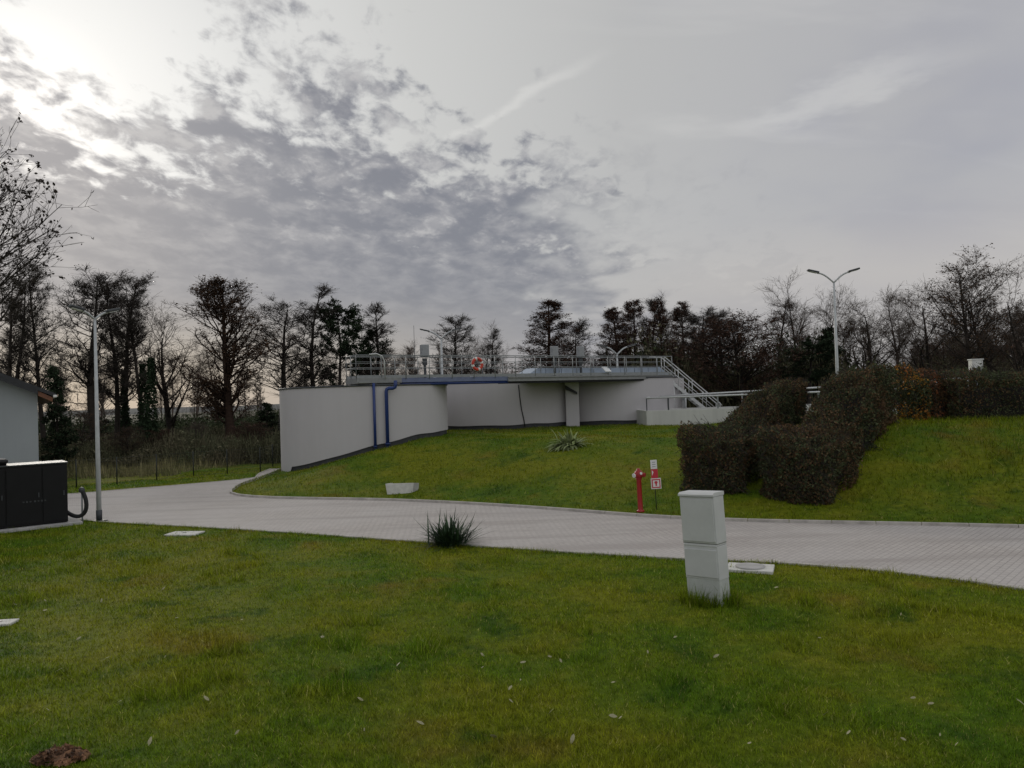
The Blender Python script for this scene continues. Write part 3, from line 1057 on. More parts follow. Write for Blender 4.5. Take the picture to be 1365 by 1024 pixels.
def wx(px):
    """distance along the walkway seen in photograph column px"""
    d = ray(px, 500)
    # intersect ground line
    den = d.x * wd.y - d.y * wd.x
    t = (wA.x * wd.y - wA.y * wd.x) / den
    return (Vector((d.x * t, d.y * t, 0)) - wA).dot(wd)


x1, x2 = wx(527), wx(668)
MB().box((x1 / 2, 0, (WZ0 + WZ1) / 2 + .02), (x1, 1.5, WZ1 - WZ0 + .02), bev=.01).box((x1 / 2, -.80, WZ0 + .07), (x1 - .1, .10, .07)).build('landing', MT['deck'], W)
MB().box(((x1 + x2) / 2, 0, WZ0 + .15), (x2 - x1, 1.3, .22), bev=.01).build('bridge_beam', MT['bluegrey'], W)
MB().tube([(x1, -.55, WZ0 - .03), (x2 + .3, -.55, WZ0 - .03)], .07, 10).build('underside_pipe', MT['blue'], W)
MB().box(((x2 + wl) / 2, 0, (WZ0 + WZ1) / 2), (wl - x2, 1.4, WZ1 - WZ0), bev=.01).box(((x2 + wl) / 2, -.73, WZ1 - .04), (wl - x2, .06, .06)).build('deck', MT['deck'], W)
MB().box(((x2 + wl) / 2, -.1, WZ0 - .05), (wl - x2 - .1, 1.05, .098)).build('under_shadow_strip', MT['black'], W)  # black strip added to draw the dark shadow line under the deck
for side, nm in ((-.68, 'front'), (.62, 'back')):
    m = MB()
    np_ = int(wl / 1.25)
    for i in range(np_ + 1):
        x = wl * i / np_
        m.tube([(x, side, WZ1 - .05), (x, side, WZ1 + 1.1)], .021, 6)
    for z, r_ in ((1.1, .026), (.78, .014), (.5, .016)):
        m.tube([(0, side, WZ1 + z), (wl, side, WZ1 + z)], r_, 6)
    m.box((wl / 2, side, WZ1 + .09), (wl, .008, .12))
    m.build('railing', MT['galv'], W)
# end railing and the curved gate hoop over the left landing
m = MB()
for y in (-.68, 0, .62): m.tube([(0, y, WZ1), (0, y, WZ1 + 1.1)], .021, 6)
for z in (1.1, .5): m.tube([(0, -.68, WZ1 + z), (0, .62, WZ1 + z)], .021, 6)
m.build('railing', MT['galv'], W)
hx = wx(503)
MB().tube([(hx - .75, -.9, WZ1 + 1.12), (hx - .4, -.9, WZ1 + 1.16), (hx - .12, -.9, WZ1 + 1.05), (hx, -.9, WZ1 + .82), (hx + .02, -.9, WZ1 - .05)], .035, 8).build('hoop_rail', MT['rail'], W)
# control boxes on dark posts
for px, col_, lab in ((572, 'grey', 'grey control box on a dark post, on the walkway left of the lifebuoy'), (746, 'grey', 'grey control box on the walkway behind the pale covers, nearer the middle tank'), (781, 'grey', 'grey control box on the walkway behind the pale covers, nearer the right tank')):
    pw = wA + wd * wx(px)
    e = thing('control_box', (pw.x, pw.y, WZ1), lab, 'control box', 'control boxes on the walkway', rz=wz)
    MB().box((0, .45, .5), (.10, .10, 1.0)).box((0, .45, .85), (.22, .12, .35)).build('post', MT['darkgrey'], e)
    MB().box((0, .45, 1.42), (.42, .24, .62), bev=.02).build('box', MT[col_], e)
    MB().box((0, .325, 1.42), (.36, .012, .54), bev=.004).build('door', MT[col_], e)
# white hatches on deck
for px, wdt, lab in ((580, .34, 'small white hatch lid lying on the walkway by the first control box'), (628, .3, 'small white hatch lid lying on the walkway under the lifebuoy'),
                     (798, .42, 'white open hatch lid leaning on the pale covers at the right tank')):
    pw = wA + wd * wx(px)
    e = thing('hatch_lid', (pw.x, pw.y, WZ1), lab, 'hatch', 'white hatch lids', rz=wz)
    if px < 700:
        MB().box((0, -.35, .05), (wdt, .4, .09), bev=.01).build('lid', MT['hatch'], e)
    else:
        MB().box((0, -.72, .34), (wdt, .5, .06), Matrix.Rotation(rad(38), 3, 'X'), .01).build('lid', MT['hatch'], e)
    MB().box((-wdt / 2 - .02, -.35 if px < 700 else -.5, .06), (.03, .1, .03)).build('handle', MT['darkgrey'], e)
# lifebuoy
pw = wA + wd * wx(627)
e = thing('lifebuoy', (pw.x, pw.y, WZ1 + .66), 'orange and white lifebuoy hanging on the walkway railing', 'lifebuoy', rz=wz)
for k in range(8):
    a0 = 2 * PI * (k // 2) / 4 + (1.18 if k % 2 else 0) + .5; a1 = 2 * PI * (k // 2) / 4 + (2 * PI / 4 if k % 2 else 1.18) + .5
    pts = [(.28 * math.cos(a0 + (a1 - a0) * j / 6), -.76, .28 * math.sin(a0 + (a1 - a0) * j / 6)) for j in range(7)]
    MB().tube(pts, (.082 if k % 2 == 0 else .085), 10).build('ring_segment' if k % 2 == 0 else 'white_band', MT['orange'] if k % 2 == 0 else MT['white'], e)
MB().tube([(.36 * math.cos(t), -.76, .36 * math.sin(t)) for t in np.linspace(0, 2 * PI, 33)], .013, 5).build('rope', MT['white'], e)
# thin mast
pw = wA + wd * wx(561)
e = thing('mast', (pw.x + wn.x * -.66, pw.y + wn.y * -.66, WZ1), 'thin upright mast on the walkway left of the first control box', 'mast')
MB().tube([(0, 0, 0), (0, 0, 1.7)], .02, 6).tube([(0, 0, 1.7), (0, 0, 2.72)], .011, 6).build('rod', MT['darkgrey'], e)
MB().box((0, 0, .02), (.14, .14, .03)).build('base', MT['darkgrey'], e)
# pale blue-grey covers behind the rails
ca, cb = wx(716), wx(893)
n_pan = 9
e = thing('basin_covers', tuple(wA + wd * ca), 'pale blue grey ribbed covers with sloped ends behind the walkway rail at the right', 'cover', rz=wz)
L = cb - ca
for k in range(n_pan):
    xa, xb = L * k / n_pan + .02, L * (k + 1) / n_pan - .02
    za, zb = .62, .62
    poly = [(xa, 0, 0), (xb, 0, 0), (xb, 0, zb), (xa, 0, za)]
    if k == 0: poly = [(xa, 0, 0), (xb, 0, 0), (xb, 0, .62), (xa + .6, 0, .62), (xa, 0, .3)]
    if k == n_pan - 1: poly = [(xa, 0, 0), (xb + .9, 0, 0), (xb - .1, 0, .62), (xa, 0, .62)]
    MB().prism([(x, .75, z + WZ1 - .1) for x, _, z in poly], (0, 1.3, 0)).build('panel', MT['cover'], e)
MB().box((L / 2, 1.4, WZ1 - .16), (L - .2, 1.1, .1)).build('frame', MT['darkgrey'], e)

# ------------------------------------------------------------------ steel stairs at the right end
sA = Vector((wB.x - .1, wB.y - .1, WZ1)); sB = at(962, 560, 46.4); sB.z = h(sB.x, sB.y)
E = thing('steel_stairs', (sA.x, sA.y, 0), 'steep galvanised steel stairs with handrails at the right end of the walkway', 'stairs')
dx = sB.x - sA.x
zb = sB.z
for side in (-.45, .45):
    MB().prism([(0, side, WZ1), (dx, side, zb + .08), (dx, side, zb - .14), (0, side, WZ1 - .24)], (0, .05, 0)).build('stringer', MT['rail'], E)
    m = MB()
    m.tube([(-.9, side, WZ1 + 1.1), (0, side, WZ1 + 1.1), (dx, side, zb + 1.05), (dx + .12, side, zb + .9)], .034, 8)
    m.tube([(0, side, WZ1 + .55), (dx, side, zb + .52)], .024, 8)
    for k in range(5):
        t = k / 4
        x = dx * t; z = WZ1 + (zb - WZ1) * t
        m.tube([(x, side, z), (x, side, z + 1.08)], .024, 6)
    m.build('handrail', MT['rail'], E)
for k in range(13):
    t = (k + .5) / 13
    MB().box((dx * t, 0, WZ1 + (zb - WZ1) * t), (.26, .86, .035)).build('step', MT['deck'], E)
for x in (.55, 1.25):
    m = MB()
    for y in (-.4, .4): m.tube([(x, y, 1.5), (x, y, WZ1 - .75 * x)], .04, 8)
    m.tube([(x, -.4, 2.4), (x, .4, 3.1)], .025, 6)
    m.build('support_frame', MT['rail'], E)

# ------------------------------------------------------------------ low rectangular basin with pipe rails
bx0 = at(862, 560, 42.0).x; bx1 = at(1112, 560, 41.0).x + 4
E = thing('low_basin', (bx0, 42.0, 0), 'low grey concrete basin wall right of the tanks', 'basin')
L = bx1 - bx0
MB().box((L / 2, .12, 1.7), (L, .24, 1.46), bev=.012).box((L / 2, 4.2, 1.7), (L, .24, 1.46), bev=.012).box((.12, 2.16, 1.7), (.238, 3.82, 1.455)).build('wall', MT['lowwall'], E)
MB().box((L / 2, 2.2, 1.6), (L - .3, 3.6, .1)).build('water', MT['darkgrey'], E)
R_ = thing('pipe_railing', (bx0, 42.0, 2.43), 'white tubular railing standing on the low grey basin wall', 'railing')
m = MB()
m.tube([(.05, .12, .70), (L, .12, .76)], .05, 8)
m.tube([(.9, 3.9, .74), (L, 3.9, 1.06)], .055, 8)
m.tube([(.05, .12, .70), (.9, 3.9, .74)], .05, 8)
m.build('top_rail', MT['rail'], R_)
m = MB()
m.build('mid_rail', MT['rail'], R_) if False else m.bm.free()
for i, x in enumerate((.05, 1.25, 4.0, 6.8, 9.6)):
    MB().box((x, .12, .33), (.08 if i else .05, .05, .7)).build('post', MT['darkgrey' if i < 2 else 'galv'], R_)
for x in (3.0, 6.5, 9.8):
    MB().box((x, 3.9, .4), (.07, .05, .8)).build('post', MT['galv'], R_)
for px, lab in ((1000.5, 'left white notice hanging on the pipe railing'), (1008.5, 'right white notice hanging on the pipe railing')):
    q = at(px, 533.5, 41.98)
    e = thing('notice_sign', q, lab, 'sign', 'white notices on the railing')
    MB().box((0, 0, 0), (.25, .02, .42), bev=.004).build('plate', MT['white'], e)
    m = MB()
    for k in range(5): m.box((random.uniform(-.02, .02), -.013, .12 - k * .055), (random.uniform(.10, .17), .004, .014))
    m.build('print', MT['grey'], e)


# ------------------------------------------------------------------ lamps
def lamp(px_b, Y, px_t, py_t, label, arm, zbase=None, headL=True, r=.06, rz=0.0, head=.58):
    """double armed street lamp; (px_t, py_t) is where the arms fork"""
    t = at(px_t, py_t, Y)
    z0 = h(t.x, Y) if zbase is None else zbase
    b_ = at(px_b, 560, Y)
    E = thing('street_lamp', (t.x, Y, z0), label, 'street lamp', 'double armed street lamps', rz=rz)
    hh = t.z - z0
    MB().tube([(0, 0, 0), (0, 0, hh * .35), (0, 0, hh)], [r * 1.25, r * 1.05, r * .62], 12).build('pole', MT['lamp'], E)
    MB().box((0, 0, .02), (.36, .36, .04), bev=.008).tube([(0, 0, .04), (0, 0, .35)], r * 1.45, 12).build('base_plate', MT['darkgrey'], E)
    for s in (-1, 1):
        pts = []
        for k in range(8):
            q = k / 7
            pts.append((s * arm * q, 0, hh + arm * .62 * math.sin(q * PI / 2)))
        MB().tube(pts, [r * .55] * 6 + [r * .5] * 2, 8).build('arm', MT['lamp'], E)
        hx_ = s * (arm + head * .38)
        rot = Matrix.Rotation(-s * rad(14), 3, 'Y')
        hd = MB().box((hx_, 0, hh + arm * .62 + .05), (head, .26, .09), rot=None, bev=.035)
        hd = hd.build('lamp_head', MT['darkgrey'], E)
        # tilt the head upward
        piv = Vector((s * arm, 0, hh + arm * .62))
        hd.matrix_local = Matrix.Translation(piv) @ rot.to_4x4() @ Matrix.Translation(-piv)
        MB().box((hx_, 0, hh + arm * .62 - .002), (head * .68, .2, .02), bev=.006).build('lens', MT['hatch'], hd)
    return E


q = G(136, 695, 0)
lamp(136, q.y, 126.5, 426, 'tall galvanised lamp post on the lawn edge beside the black generator', .38, 0, r=.06, rz=rad(52), head=.42)
lamp(1118, 38, 1111.5, 377, 'tall double armed lamp post behind the two hedges at the right', .82, r=.075)
lamp(588, 60, 588, 452, 'double armed lamp rising behind the left part of the walkway', 1.0, 0, r=.11, head=.8)
lamp(823, 58, 822.5, 473, 'low double armed lamp behind the right tank rail', .95, 0, r=.11, rz=rad(15), head=.8)

# ------------------------------------------------------------------ hydrant and its sign
q = G(856, 684, .1)
E = thing('fire_hydrant', (q.x, q.y + .25, .09), 'red pillar fire hydrant standing by the kerb', 'hydrant', rot=(0, rad(-1.2), 0))
MB().lathe([(.11, 0), (.11, .05), (.075, .06), (.07, .08), (.068, .90), (.085, .92), (.085, .95)], 20).build('body', MT['red'], E)
MB().lathe([(.085, .95), (.115, .97), (.125, 1.03), (.12, 1.10), (.09, 1.15), (.05, 1.17), (.045, 1.21), (.02, 1.22)], 20).build('head', MT['red'], E)
for s in (-1, 1):
    ox = MB().tube([(s * .06, -.05, 1.055), (s * .135, -.10, 1.04)], .058, 14).build('outlet', MT['red'], E)
    MB().tube([(s * .135, -.10, 1.04), (s * .160, -.117, 1.035)], .060, 14).build('cap', MT['white' if s < 0 else 'red'], ox)
MB().tube([(.05, -.11, 1.09), (.05, -.15, 1.09)], .035, 12).build('cap', MT['white'], E)

q = G(884, 686, .1)
E = thing('hydrant_sign', (q.x, q.y + .9, h(q.x, q.y + .9)), 'thin post with white and red hydrant plates beside the red hydrant', 'sign', rot=(0, rad(-2.0), 0))
yy = q.y + .9
sc = yy / FPX
zt = at(876, 613, yy).z - E.location.z
MB().tube([(0, .03, -.1), (0, .03, zt)], .012, 8).build('post', MT['postgreen'], E)
MB().box((0, 0, zt - 6 * sc), (8.5 * sc, .012, 12 * sc), bev=.003).build('white_plate', MT['white'], E)
m = MB()
for k in range(3): m.box((.0, -.008, zt - (3 + 3 * k) * sc), (4.5 * sc, .004, 1.0 * sc))
m.build('white_plate_print', MT['grey'], E)
rp = MB().box((.005, 0, zt - 18.3 * sc), (9 * sc, .012, 12 * sc), bev=.003).build('red_plate', MT['signred'], E)
MB().prism([(-3.2 * sc, -.008, zt - 13.5 * sc), (-1 * sc, -.008, zt - 16 * sc), (-3.2 * sc, -.008, zt - 21 * sc)], (0, -.004, 0)).build('mark', MT['white'], rp)
sp = MB().box((.03, 0, zt - 31.5 * sc), (13.5 * sc, .012, 14.2 * sc), bev=.003).build('square_plate', MT['white'], E)
m = MB()
cz = zt - 31.5 * sc
for (x, z, a, b_) in ((0, 5.2, 11.4, 1.4), (0, -5.2, 11.4, 1.4), (-5, 0, 1.4, 9.0), (5, 0, 1.4, 9.0)):
    m.box((.03 + x * sc, -.008, cz + z * sc), (a * sc, .004, b_ * sc))
m.build('red_border', MT['signred'], sp)
MB().prism([(.03 - 2.3 * sc, -.008, cz + 1.6 * sc), (.03 - 1.2 * sc, -.008, cz + 3.2 * sc), (.03 + 1.2 * sc, -.008, cz + 3.2 * sc), (.03 + 2.3 * sc, -.008, cz + 1.6 * sc), (.03 + .9 * sc, -.008, cz - .6 * sc), (.03 + .9 * sc, -.008, cz - 3.2 * sc), (.03 - .9 * sc, -.008, cz - 3.2 * sc), (.03 - .9 * sc, -.008, cz - .6 * sc)], (0, -.004, 0)).build('hydrant_mark', MT['signred'], sp)

# ------------------------------------------------------------------ cable cabinet in the foreground
q = G(950, 806, 0)
E = thing('cable_cabinet', (q.x, q.y + .2, h(q.x, q.y + .2)), 'leaning grey two tier cable cabinet standing in the foreground lawn', 'cabinet', rot=(rad(.3), rad(-2.6), rad(-45)))
CW, CD = .63, .31
MB().box((0, 0, .16), (CW - .02, CD - .02, .52), bev=.012).box((0, 0, .115), (CW - .005, CD - .005, .03)).build('foundation', MT['cabinet_base'], E)
MB().box((0, 0, .665), (CW - .01, CD - .01, .54), bev=.012).build('lower_body', MT['cabinet'], E)
lo = MB().box((0, -CD / 2 - .004, .655), (CW - .05, .022, .44), bev=.006).build('lower_door', MT['cabinet'], E)
MB().box((0, 0, .392), (CW - .03, CD - .03, .012)).build('seam_band', MT['seam'], E)
MB().box((0, 0, .955), (CW - .02, CD - .02, .05)).build('gap_band', MT['cabinet'], E)
MB().box((0, 0, .972), (CW - .012, CD - .012, .012)).build('seam_band', MT['seam'], E)
MB().box((0, 0, 1.345), (CW, CD, .75), bev=.012).build('upper_body', MT['cabinet'], E)
up_ = MB().box((0, -CD / 2 - .006, 1.34), (CW - .045, .022, .68), bev=.006).build('upper_door', MT['cabinet'], E)
MB().box((0, 0, .935), (CW - .02, CD + .0, .03), bev=.008).build('ledge', MT['cabinet'], E)
MB().prism([(-CW / 2 - .008, -CD / 2 - .028, 1.725), (-CW / 2 - .008, CD / 2 + .008, 1.725), (-CW / 2 - .008, CD / 2 + .008, 1.785), (-CW / 2 - .008, -CD / 2 + .02, 1.785), (-CW / 2 - .008, -CD / 2 - .028, 1.755)], (CW + .016, 0, 0)).build('lid', MT['cabinet'], E)
n = 1400
a = RNG.uniform(0, 2 * PI, n)
X = q.x + .36 * np.cos(a) * RNG.uniform(.8, 1.35, n); Y = q.y + .2 + .28 * np.sin(a) * RNG.uniform(.8, 1.35, n)
blades('tall_grass', X, Y, .17 * RNG.uniform(.3, 1.6, n), .013 * RNG.uniform(.6, 1.3, n), MT['blade'], .55)
n = 260
X = q.x + np.where(RNG.uniform(0, 1, n) < .6, .24, -.26) + RNG.normal(0, .1, n); Y = q.y - .02 + RNG.normal(0, .09, n)
blades('tall_grass', X, Y, .27 * RNG.uniform(.2, 1.5, n), .014 * RNG.uniform(.6, 1.3, n), MT['bank_blade'], .55)


# ------------------------------------------------------------------ slabs and blocks
def slab(px, py, sx, sy, rz, label, cover=False, th=.05):
    q = G(px, py, .03)
    E = thing('concrete_slab', (q.x, q.y, h(q.x, q.y)), label, 'slab', 'pale concrete covers in the lawn', rz=rz)
    MB().box((0, 0, th / 2 - .01), (sx, sy, th), bev=.012).build('slab', MT['slab'], E)
    if cover:
        MB().lathe([(.27, 0), (.27, .02), (.22, .025)], 28, (0, 0, th - .01)).build('manhole_lid', MT['concrete'], E)
    else:
        MB().box((0, 0, th - .006), (.1, .03, .012)).build('lifting_slot', MT['darkgrey'], E)


slab(246, 711, .88, .55, rad(-8), 'pale concrete slab in the lawn near the lamp post')
slab(1000, 757.5, .85, .62, rad(-22), 'pale concrete slab with a round lid by the road behind the cabinet', True, .07)
slab(-2, 828.5, .5, .3, rad(5), 'pale concrete slab at the left edge of the lawn')

q = G(531.5, 660, .1)
E = thing('concrete_trough', (q.x, q.y + .45, h(q.x, q.y + .3) - .06), 'small pale concrete trough set in the foot of the grass bank', 'trough')
MB().prism([(-.44, -.2, .02), (.44, -.2, .02), (.50, -.2, .42), (-.50, -.2, .42)], (0, .08, 0)).build('front_wall', MT['slab'], E)
MB().prism([(.40, -.12, .02), (.46, -.12, .02), (.50, -.12, .415), (.42, -.12, .415)], (.16, .2, -.02)).build('side_wall', MT['concrete'], E)
MB().prism([(-.46, -.12, .02), (-.40, -.12, .02), (-.42, -.12, .415), (-.50, -.12, .415)], (.10, .42, -.02)).build('side_wall', MT['concrete'], E)
MB().box((0, .25, .1), (.8, .7, .05)).build('floor_slab', MT['darkgrey'], E)

# ------------------------------------------------------------------ generator at the left
gr = G(91, 696.5, .08); gl = G(0, 706.5, .08)
gd = (gl - gr); gd.z = 0; gd.normalize()
GL, GH, GDp = 3.3, at(91, 617, gr.y).z - .1, 1.15
E = thing('generator', (gr.x, gr.y, 0), 'black boxed generator on a concrete base at the left edge', 'generator', rz=math.atan2(-gd.y, -gd.x))
# local -x runs along the front to the left, +y away from the camera
MB().box((-GL / 2 + .1, GDp / 2 - .06, .045), (GL + .5, GDp + .36, .09), bev=.01).build('concrete_base', MT['concrete'], E)
MB().box((-GL / 2, GDp / 2, .1 + GH / 2), (GL, GDp, GH - .02), bev=.015).build('housing', MT['black'], E)
for x, w_ in ((-.33, .6), (-1.1, .86), (-2.0, .86), (-2.85, .72)):
    dr = MB().box((x, -.012, .1 + GH / 2), (w_, .03, GH - .16), bev=.008).build('door_panel', MT['black'], E)
    MB().box((x + w_ / 2 - .07, -.035, .1 + GH * .5), (.03, .03, .14), bev=.006).build('handle', MT['darkgrey'], dr)
MB().box((-GL / 2, GDp / 2 - .0, .1 + GH + .012), (GL + .05, GDp + .06, .04), bev=.01).build('top_lid', MT['darkgrey'], E)
MB().lathe([(.13, 0), (.13, .06), (.17, .07), (.17, .15), (.10, .19)], 16, (-1.62, .3, .1 + GH + .03)).build('exhaust_cap', MT['rubber'], E)
MB().box((-2.09, -.036, .1 + GH * .66), (.10, .012, .72), bev=.004).build('white_panel', MT['white'], E)
m = MB()
for k in range(7): m.box((-.58 - k * .085 - (.03 if k > 3 else 0), -.030, .1 + GH * .40), (.045, .006, .035 + .015 * (k % 2)))
m.build('lettering', MT['darkgrey'], E)
# hose with post
p0 = at(91, 683, gr.y + .3); hy = gr.y + .25
pts = [at(x, y, hy) for x, y in ((88, 682), (94, 686), (101, 688.5), (108, 688), (113.5, 683), (115.5, 675), (114.5, 666), (112, 659), (110, 655))]
E = thing('hose', pts[0], 'black bent hose on a short post beside the generator', 'hose')
MB().tube([p_ - pts[0] for p_ in smooth_poly(pts, 1)], .06, 10).build('tube', MT['rubber'], E)
pb = at(109, 654, hy)
MB().tube([Vector((pb.x, hy, 0)) - pts[0], pb - pts[0]], .025, 8).build('post', MT['galv'], E)
MB().lathe([(.05, -.06), (.08, -.03), (.08, .05), (.04, .1)], 12, pb - pts[0]).build('coupling', MT['darkgrey'], E)

# ------------------------------------------------------------------ house at the left edge
HY = 33.0
hc = at(50, 530, HY); ev = at(70, 518, HY)
wallx = hc.x
zc = at(50, 524, HY).z
slope = math.tan(rad(24.5))
E = thing('house', (wallx, HY, 0), 'pale grey rendered house with a dark sloping roof at the left edge', 'house', rz=rad(33.5))
HW, HL = 9.0, 11.0
ridge = zc + slope * HW / 2
MB().prism([(0, 0, 0), (-HW, 0, 0), (-HW, 0, zc), (-HW / 2, 0, ridge), (0, 0, zc)], (0, HL, 0)).build('wall', MT['house'], E)
ov = ev.x - wallx
rf = MB()
for s in (0, 1):
    xe = ov if s == 0 else -HW - ov
    ze = zc - slope * ov
    xr = -HW / 2
    rf.prism([(xe, -.55, ze + .10), (xr, -.55, ridge + .10), (xr, -.55, ridge + .30), (xe, -.55, ze + .26)], (0, HL + 1.1, 0))
R2_ = rf.build('roof', MT['roof'], E)
MB().box((ov - .03, HL / 2, zc - slope * ov + .14), (.14, HL + 1.14, .12), bev=.03).build('gutter', MT['white'], R2_)
MB().prism([(.01, -.5, zc - .12), (.01, -.5, zc + .08), (ov - .12, -.5, zc - slope * ov + .09), (ov - .12, -.5, zc - slope * ov - .1)], (0, HL + .9, 0)).build('wooden_eave', MT['wood'], E)
MB().prism([(0, -.545, zc + .12), (-HW / 2, -.545, ridge + .12), (-HW / 2, -.545, ridge - .06), (0, -.545, zc - .06)], (0, .03, 0)).build('verge_board', MT['roof'], E)
wn_ = MB().box((-4.6, -.02, 2.2), (1.3, .06, 1.2), bev=.01).build('window', MT['darkgrey'], E)
MB().box((-4.6, -.06, 1.56), (1.5, .14, .05)).build('sill', MT['white'], wn_)

# ------------------------------------------------------------------ wire fence
FP = [G(x, y, 0) for x, y in ((60, 653.5), (102, 650), (156, 645.5), (209, 640.5), (258, 636), (303, 632.2), (347, 628.8))]
FP = [Vector((p_.x, p_.y, 0)) for p_ in FP] + [Vector((-13.2, 41.5, 0)), Vector((-13.1, 44, 0))]
E = thing('wire_fence', FP[0], 'dark wire fence with thin posts beyond the road', 'fence')
FH = 1.25
for i, p_ in enumerate(FP):
    l = p_ - FP[0]
    MB().tube([(l.x, l.y, -.1), (l.x, l.y, FH)], .03, 8).build('post', MT['postgreen'], E)
for a_, b_ in zip(FP, FP[1:]):
    a_ = a_ - FP[0]; b_ = b_ - FP[0]
    m = MB()
    for k in range(9):
        z = .06 + k * (FH - .1) / 8
        m.tube([(a_.x, a_.y, z), (b_.x, b_.y, z)], .0035 if 0 < k < 8 else .006, 3, False)
    L = (b_ - a_).length; nw = int(L / .12)
    for k in range(1, nw):
        c_ = a_ + (b_ - a_) * (k / nw)
        m.tube([(c_.x, c_.y, .06), (c_.x, c_.y, FH - .04)], .0025, 3, False)
    m.build('wire_mesh', MT['postgreen'], E)


# ------------------------------------------------------------------ hedges
def hedge(name, path, wdt, hgt, n, m, label, cat, leaf=.085, ragged=.24, core=True, sag=0.0, group=None, mats=None):
    """clipped hedge along a ground path: leaf cards in a rounded shell over a dark twiggy core"""
    path = [Vector(p) for p in path]
    base = path[0]
    e = thing(name, (base.x, base.y, 0), label, cat, group)
    seg = [(b - a).length for a, b in zip(path, path[1:])]
    tot = sum(seg)
    s = RNG.uniform(0, tot, n)
    cum = np.cumsum([0] + seg)
    i = np.clip(np.searchsorted(cum, s) - 1, 0, len(seg) - 1)
    A = np.array([p.to_tuple() for p in path])
    hs = np.array(hgt if isinstance(hgt, (list, tuple)) else [hgt] * len(path))
    ws = np.array(wdt if isinstance(wdt, (list, tuple)) else [wdt] * len(path))
    f = (s - cum[i]) / np.array(seg)[i]
    P = A[i] * (1 - f[:, None]) + A[i + 1] * f[:, None]
    hh = hs[i] * (1 - f) + hs[i + 1] * f
    ww = ws[i] * (1 - f) + ws[i + 1] * f
    T = A[i + 1] - A[i]; T /= np.linalg.norm(T, axis=1)[:, None]
    N = np.stack([-T[:, 1], T[:, 0]], -1)
    # rounded box section, sampled near its surface
    tp = RNG.uniform(0, 1, n) < ww / (ww + 1.7 * hh)
    q1 = RNG.uniform(-1, 1, n); q2 = RNG.uniform(0, 1, n)
    ex = np.where(tp, q1, np.sign(q1) * (1 - .16 * q2 ** 7)); ez = np.where(tp, 1 - .14 * np.abs(q1) ** 7, q2)
    depth = 1 - np.abs(RNG.normal(0, .11, n)) + .10 * (RNG.uniform(0, 1, n) > .96)
    lump = 1 + ragged * (vnoise(s * 1.0, ez * 3 + ex, .5) - .5) * 2 + ragged * .8 * (vnoise(s, ex * 2, 1.6, 31) - .5) * 2
    endr = np.minimum(s, tot - s); rnd = np.sqrt(np.clip(1 - (1 - np.clip(endr / .45, 0, 1)) ** 2, 0, 1)) * .35 + .65
    off = ex * ww / 2 * depth * lump * rnd
    z = ez * hh * np.where(tp, depth, 1) * (1 + (lump - 1) * .8) * (rnd * .3 + .7)
    X = P[:, 0] + N[:, 0] * off; Y = P[:, 1] + N[:, 1] * off
    # end caps
    cap = RNG.uniform(0, 1, n) < min(.3, 1.7 / tot)
    end = np.where(RNG.uniform(0, 1, n) < .5, 0., 1.)
    for kk, (pp, tt) in enumerate(((A[0], A[0] - A[1]), (A[-1], A[-1] - A[-2]))):
        tt = tt[:2] / np.linalg.norm(tt[:2]); nn = np.array([-tt[1], tt[0]])
        c = cap & (end == kk)
        u = RNG.uniform(-.5, .5, c.sum()) * (ws[0] if kk == 0 else ws[-1]) * .95; v = RNG.uniform(0, 1, c.sum())
        o_ = .05 - np.abs(RNG.normal(0, .1, c.sum())) + .30 * (vnoise(u, v * 2, .35) - .5) - .25 * (np.abs(u) * 2 / (ws[0] if kk == 0 else ws[-1])) ** 3
        X[c] = pp[0] + nn[0] * u + tt[0] * o_; Y[c] = pp[1] + nn[1] * u + tt[1] * o_
        z[c] = v * (hs[0] if kk == 0 else hs[-1]) * .96
    Z = H(X, Y) + z
    C = np.stack([X - base.x, Y - base.y, Z], -1)
    V, Fq = quads(C, leaf * RNG.uniform(.5, 1.3, n), aspect=.6)
    mm = mats or [m]
    mi = None
    if len(mm) > 1:
        pr = vnoise(s, z, .9, 3) * .7 + RNG.uniform(0, .5, n)
        mi = (pr > .55).astype(int)
    link('foliage', np_mesh('foliage', V, Fq, None, mats=mm, midx=mi), e)
    # twigs poking out of the surface
    kx = RNG.choice(n, min(n // 9, 5000), replace=False)
    B = C[kx] + np.stack([N[kx, 0] * np.sign(off[kx]) * .04, N[kx, 1] * np.sign(off[kx]) * .04, RNG.uniform(.02, .20, len(kx))], -1) + RNG.normal(0, .05, (len(kx), 3))
    A_ = C[kx] - np.stack([N[kx, 0] * off[kx] * .3, N[kx, 1] * off[kx] * .3, np.full(len(kx), .12)], -1)
    V, Fq = stalks(A_, B, (.008, .004))
    link('twigs', np_mesh('twigs', V, Fq, MT['twig']), e)
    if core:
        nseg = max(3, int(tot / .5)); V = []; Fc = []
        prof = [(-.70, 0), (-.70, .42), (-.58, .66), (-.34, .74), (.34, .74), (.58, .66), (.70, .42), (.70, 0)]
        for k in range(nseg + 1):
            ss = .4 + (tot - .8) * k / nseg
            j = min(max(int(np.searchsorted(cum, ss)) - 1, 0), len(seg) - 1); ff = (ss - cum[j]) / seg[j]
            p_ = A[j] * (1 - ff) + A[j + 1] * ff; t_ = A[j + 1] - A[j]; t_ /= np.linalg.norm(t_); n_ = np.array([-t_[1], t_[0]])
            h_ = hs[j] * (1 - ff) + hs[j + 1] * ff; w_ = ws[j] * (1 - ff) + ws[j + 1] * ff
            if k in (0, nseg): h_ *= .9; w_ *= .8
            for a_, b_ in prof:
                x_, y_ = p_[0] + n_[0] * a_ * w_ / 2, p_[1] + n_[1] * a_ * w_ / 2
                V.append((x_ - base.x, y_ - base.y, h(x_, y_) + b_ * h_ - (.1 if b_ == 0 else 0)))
        Pn = len(prof)
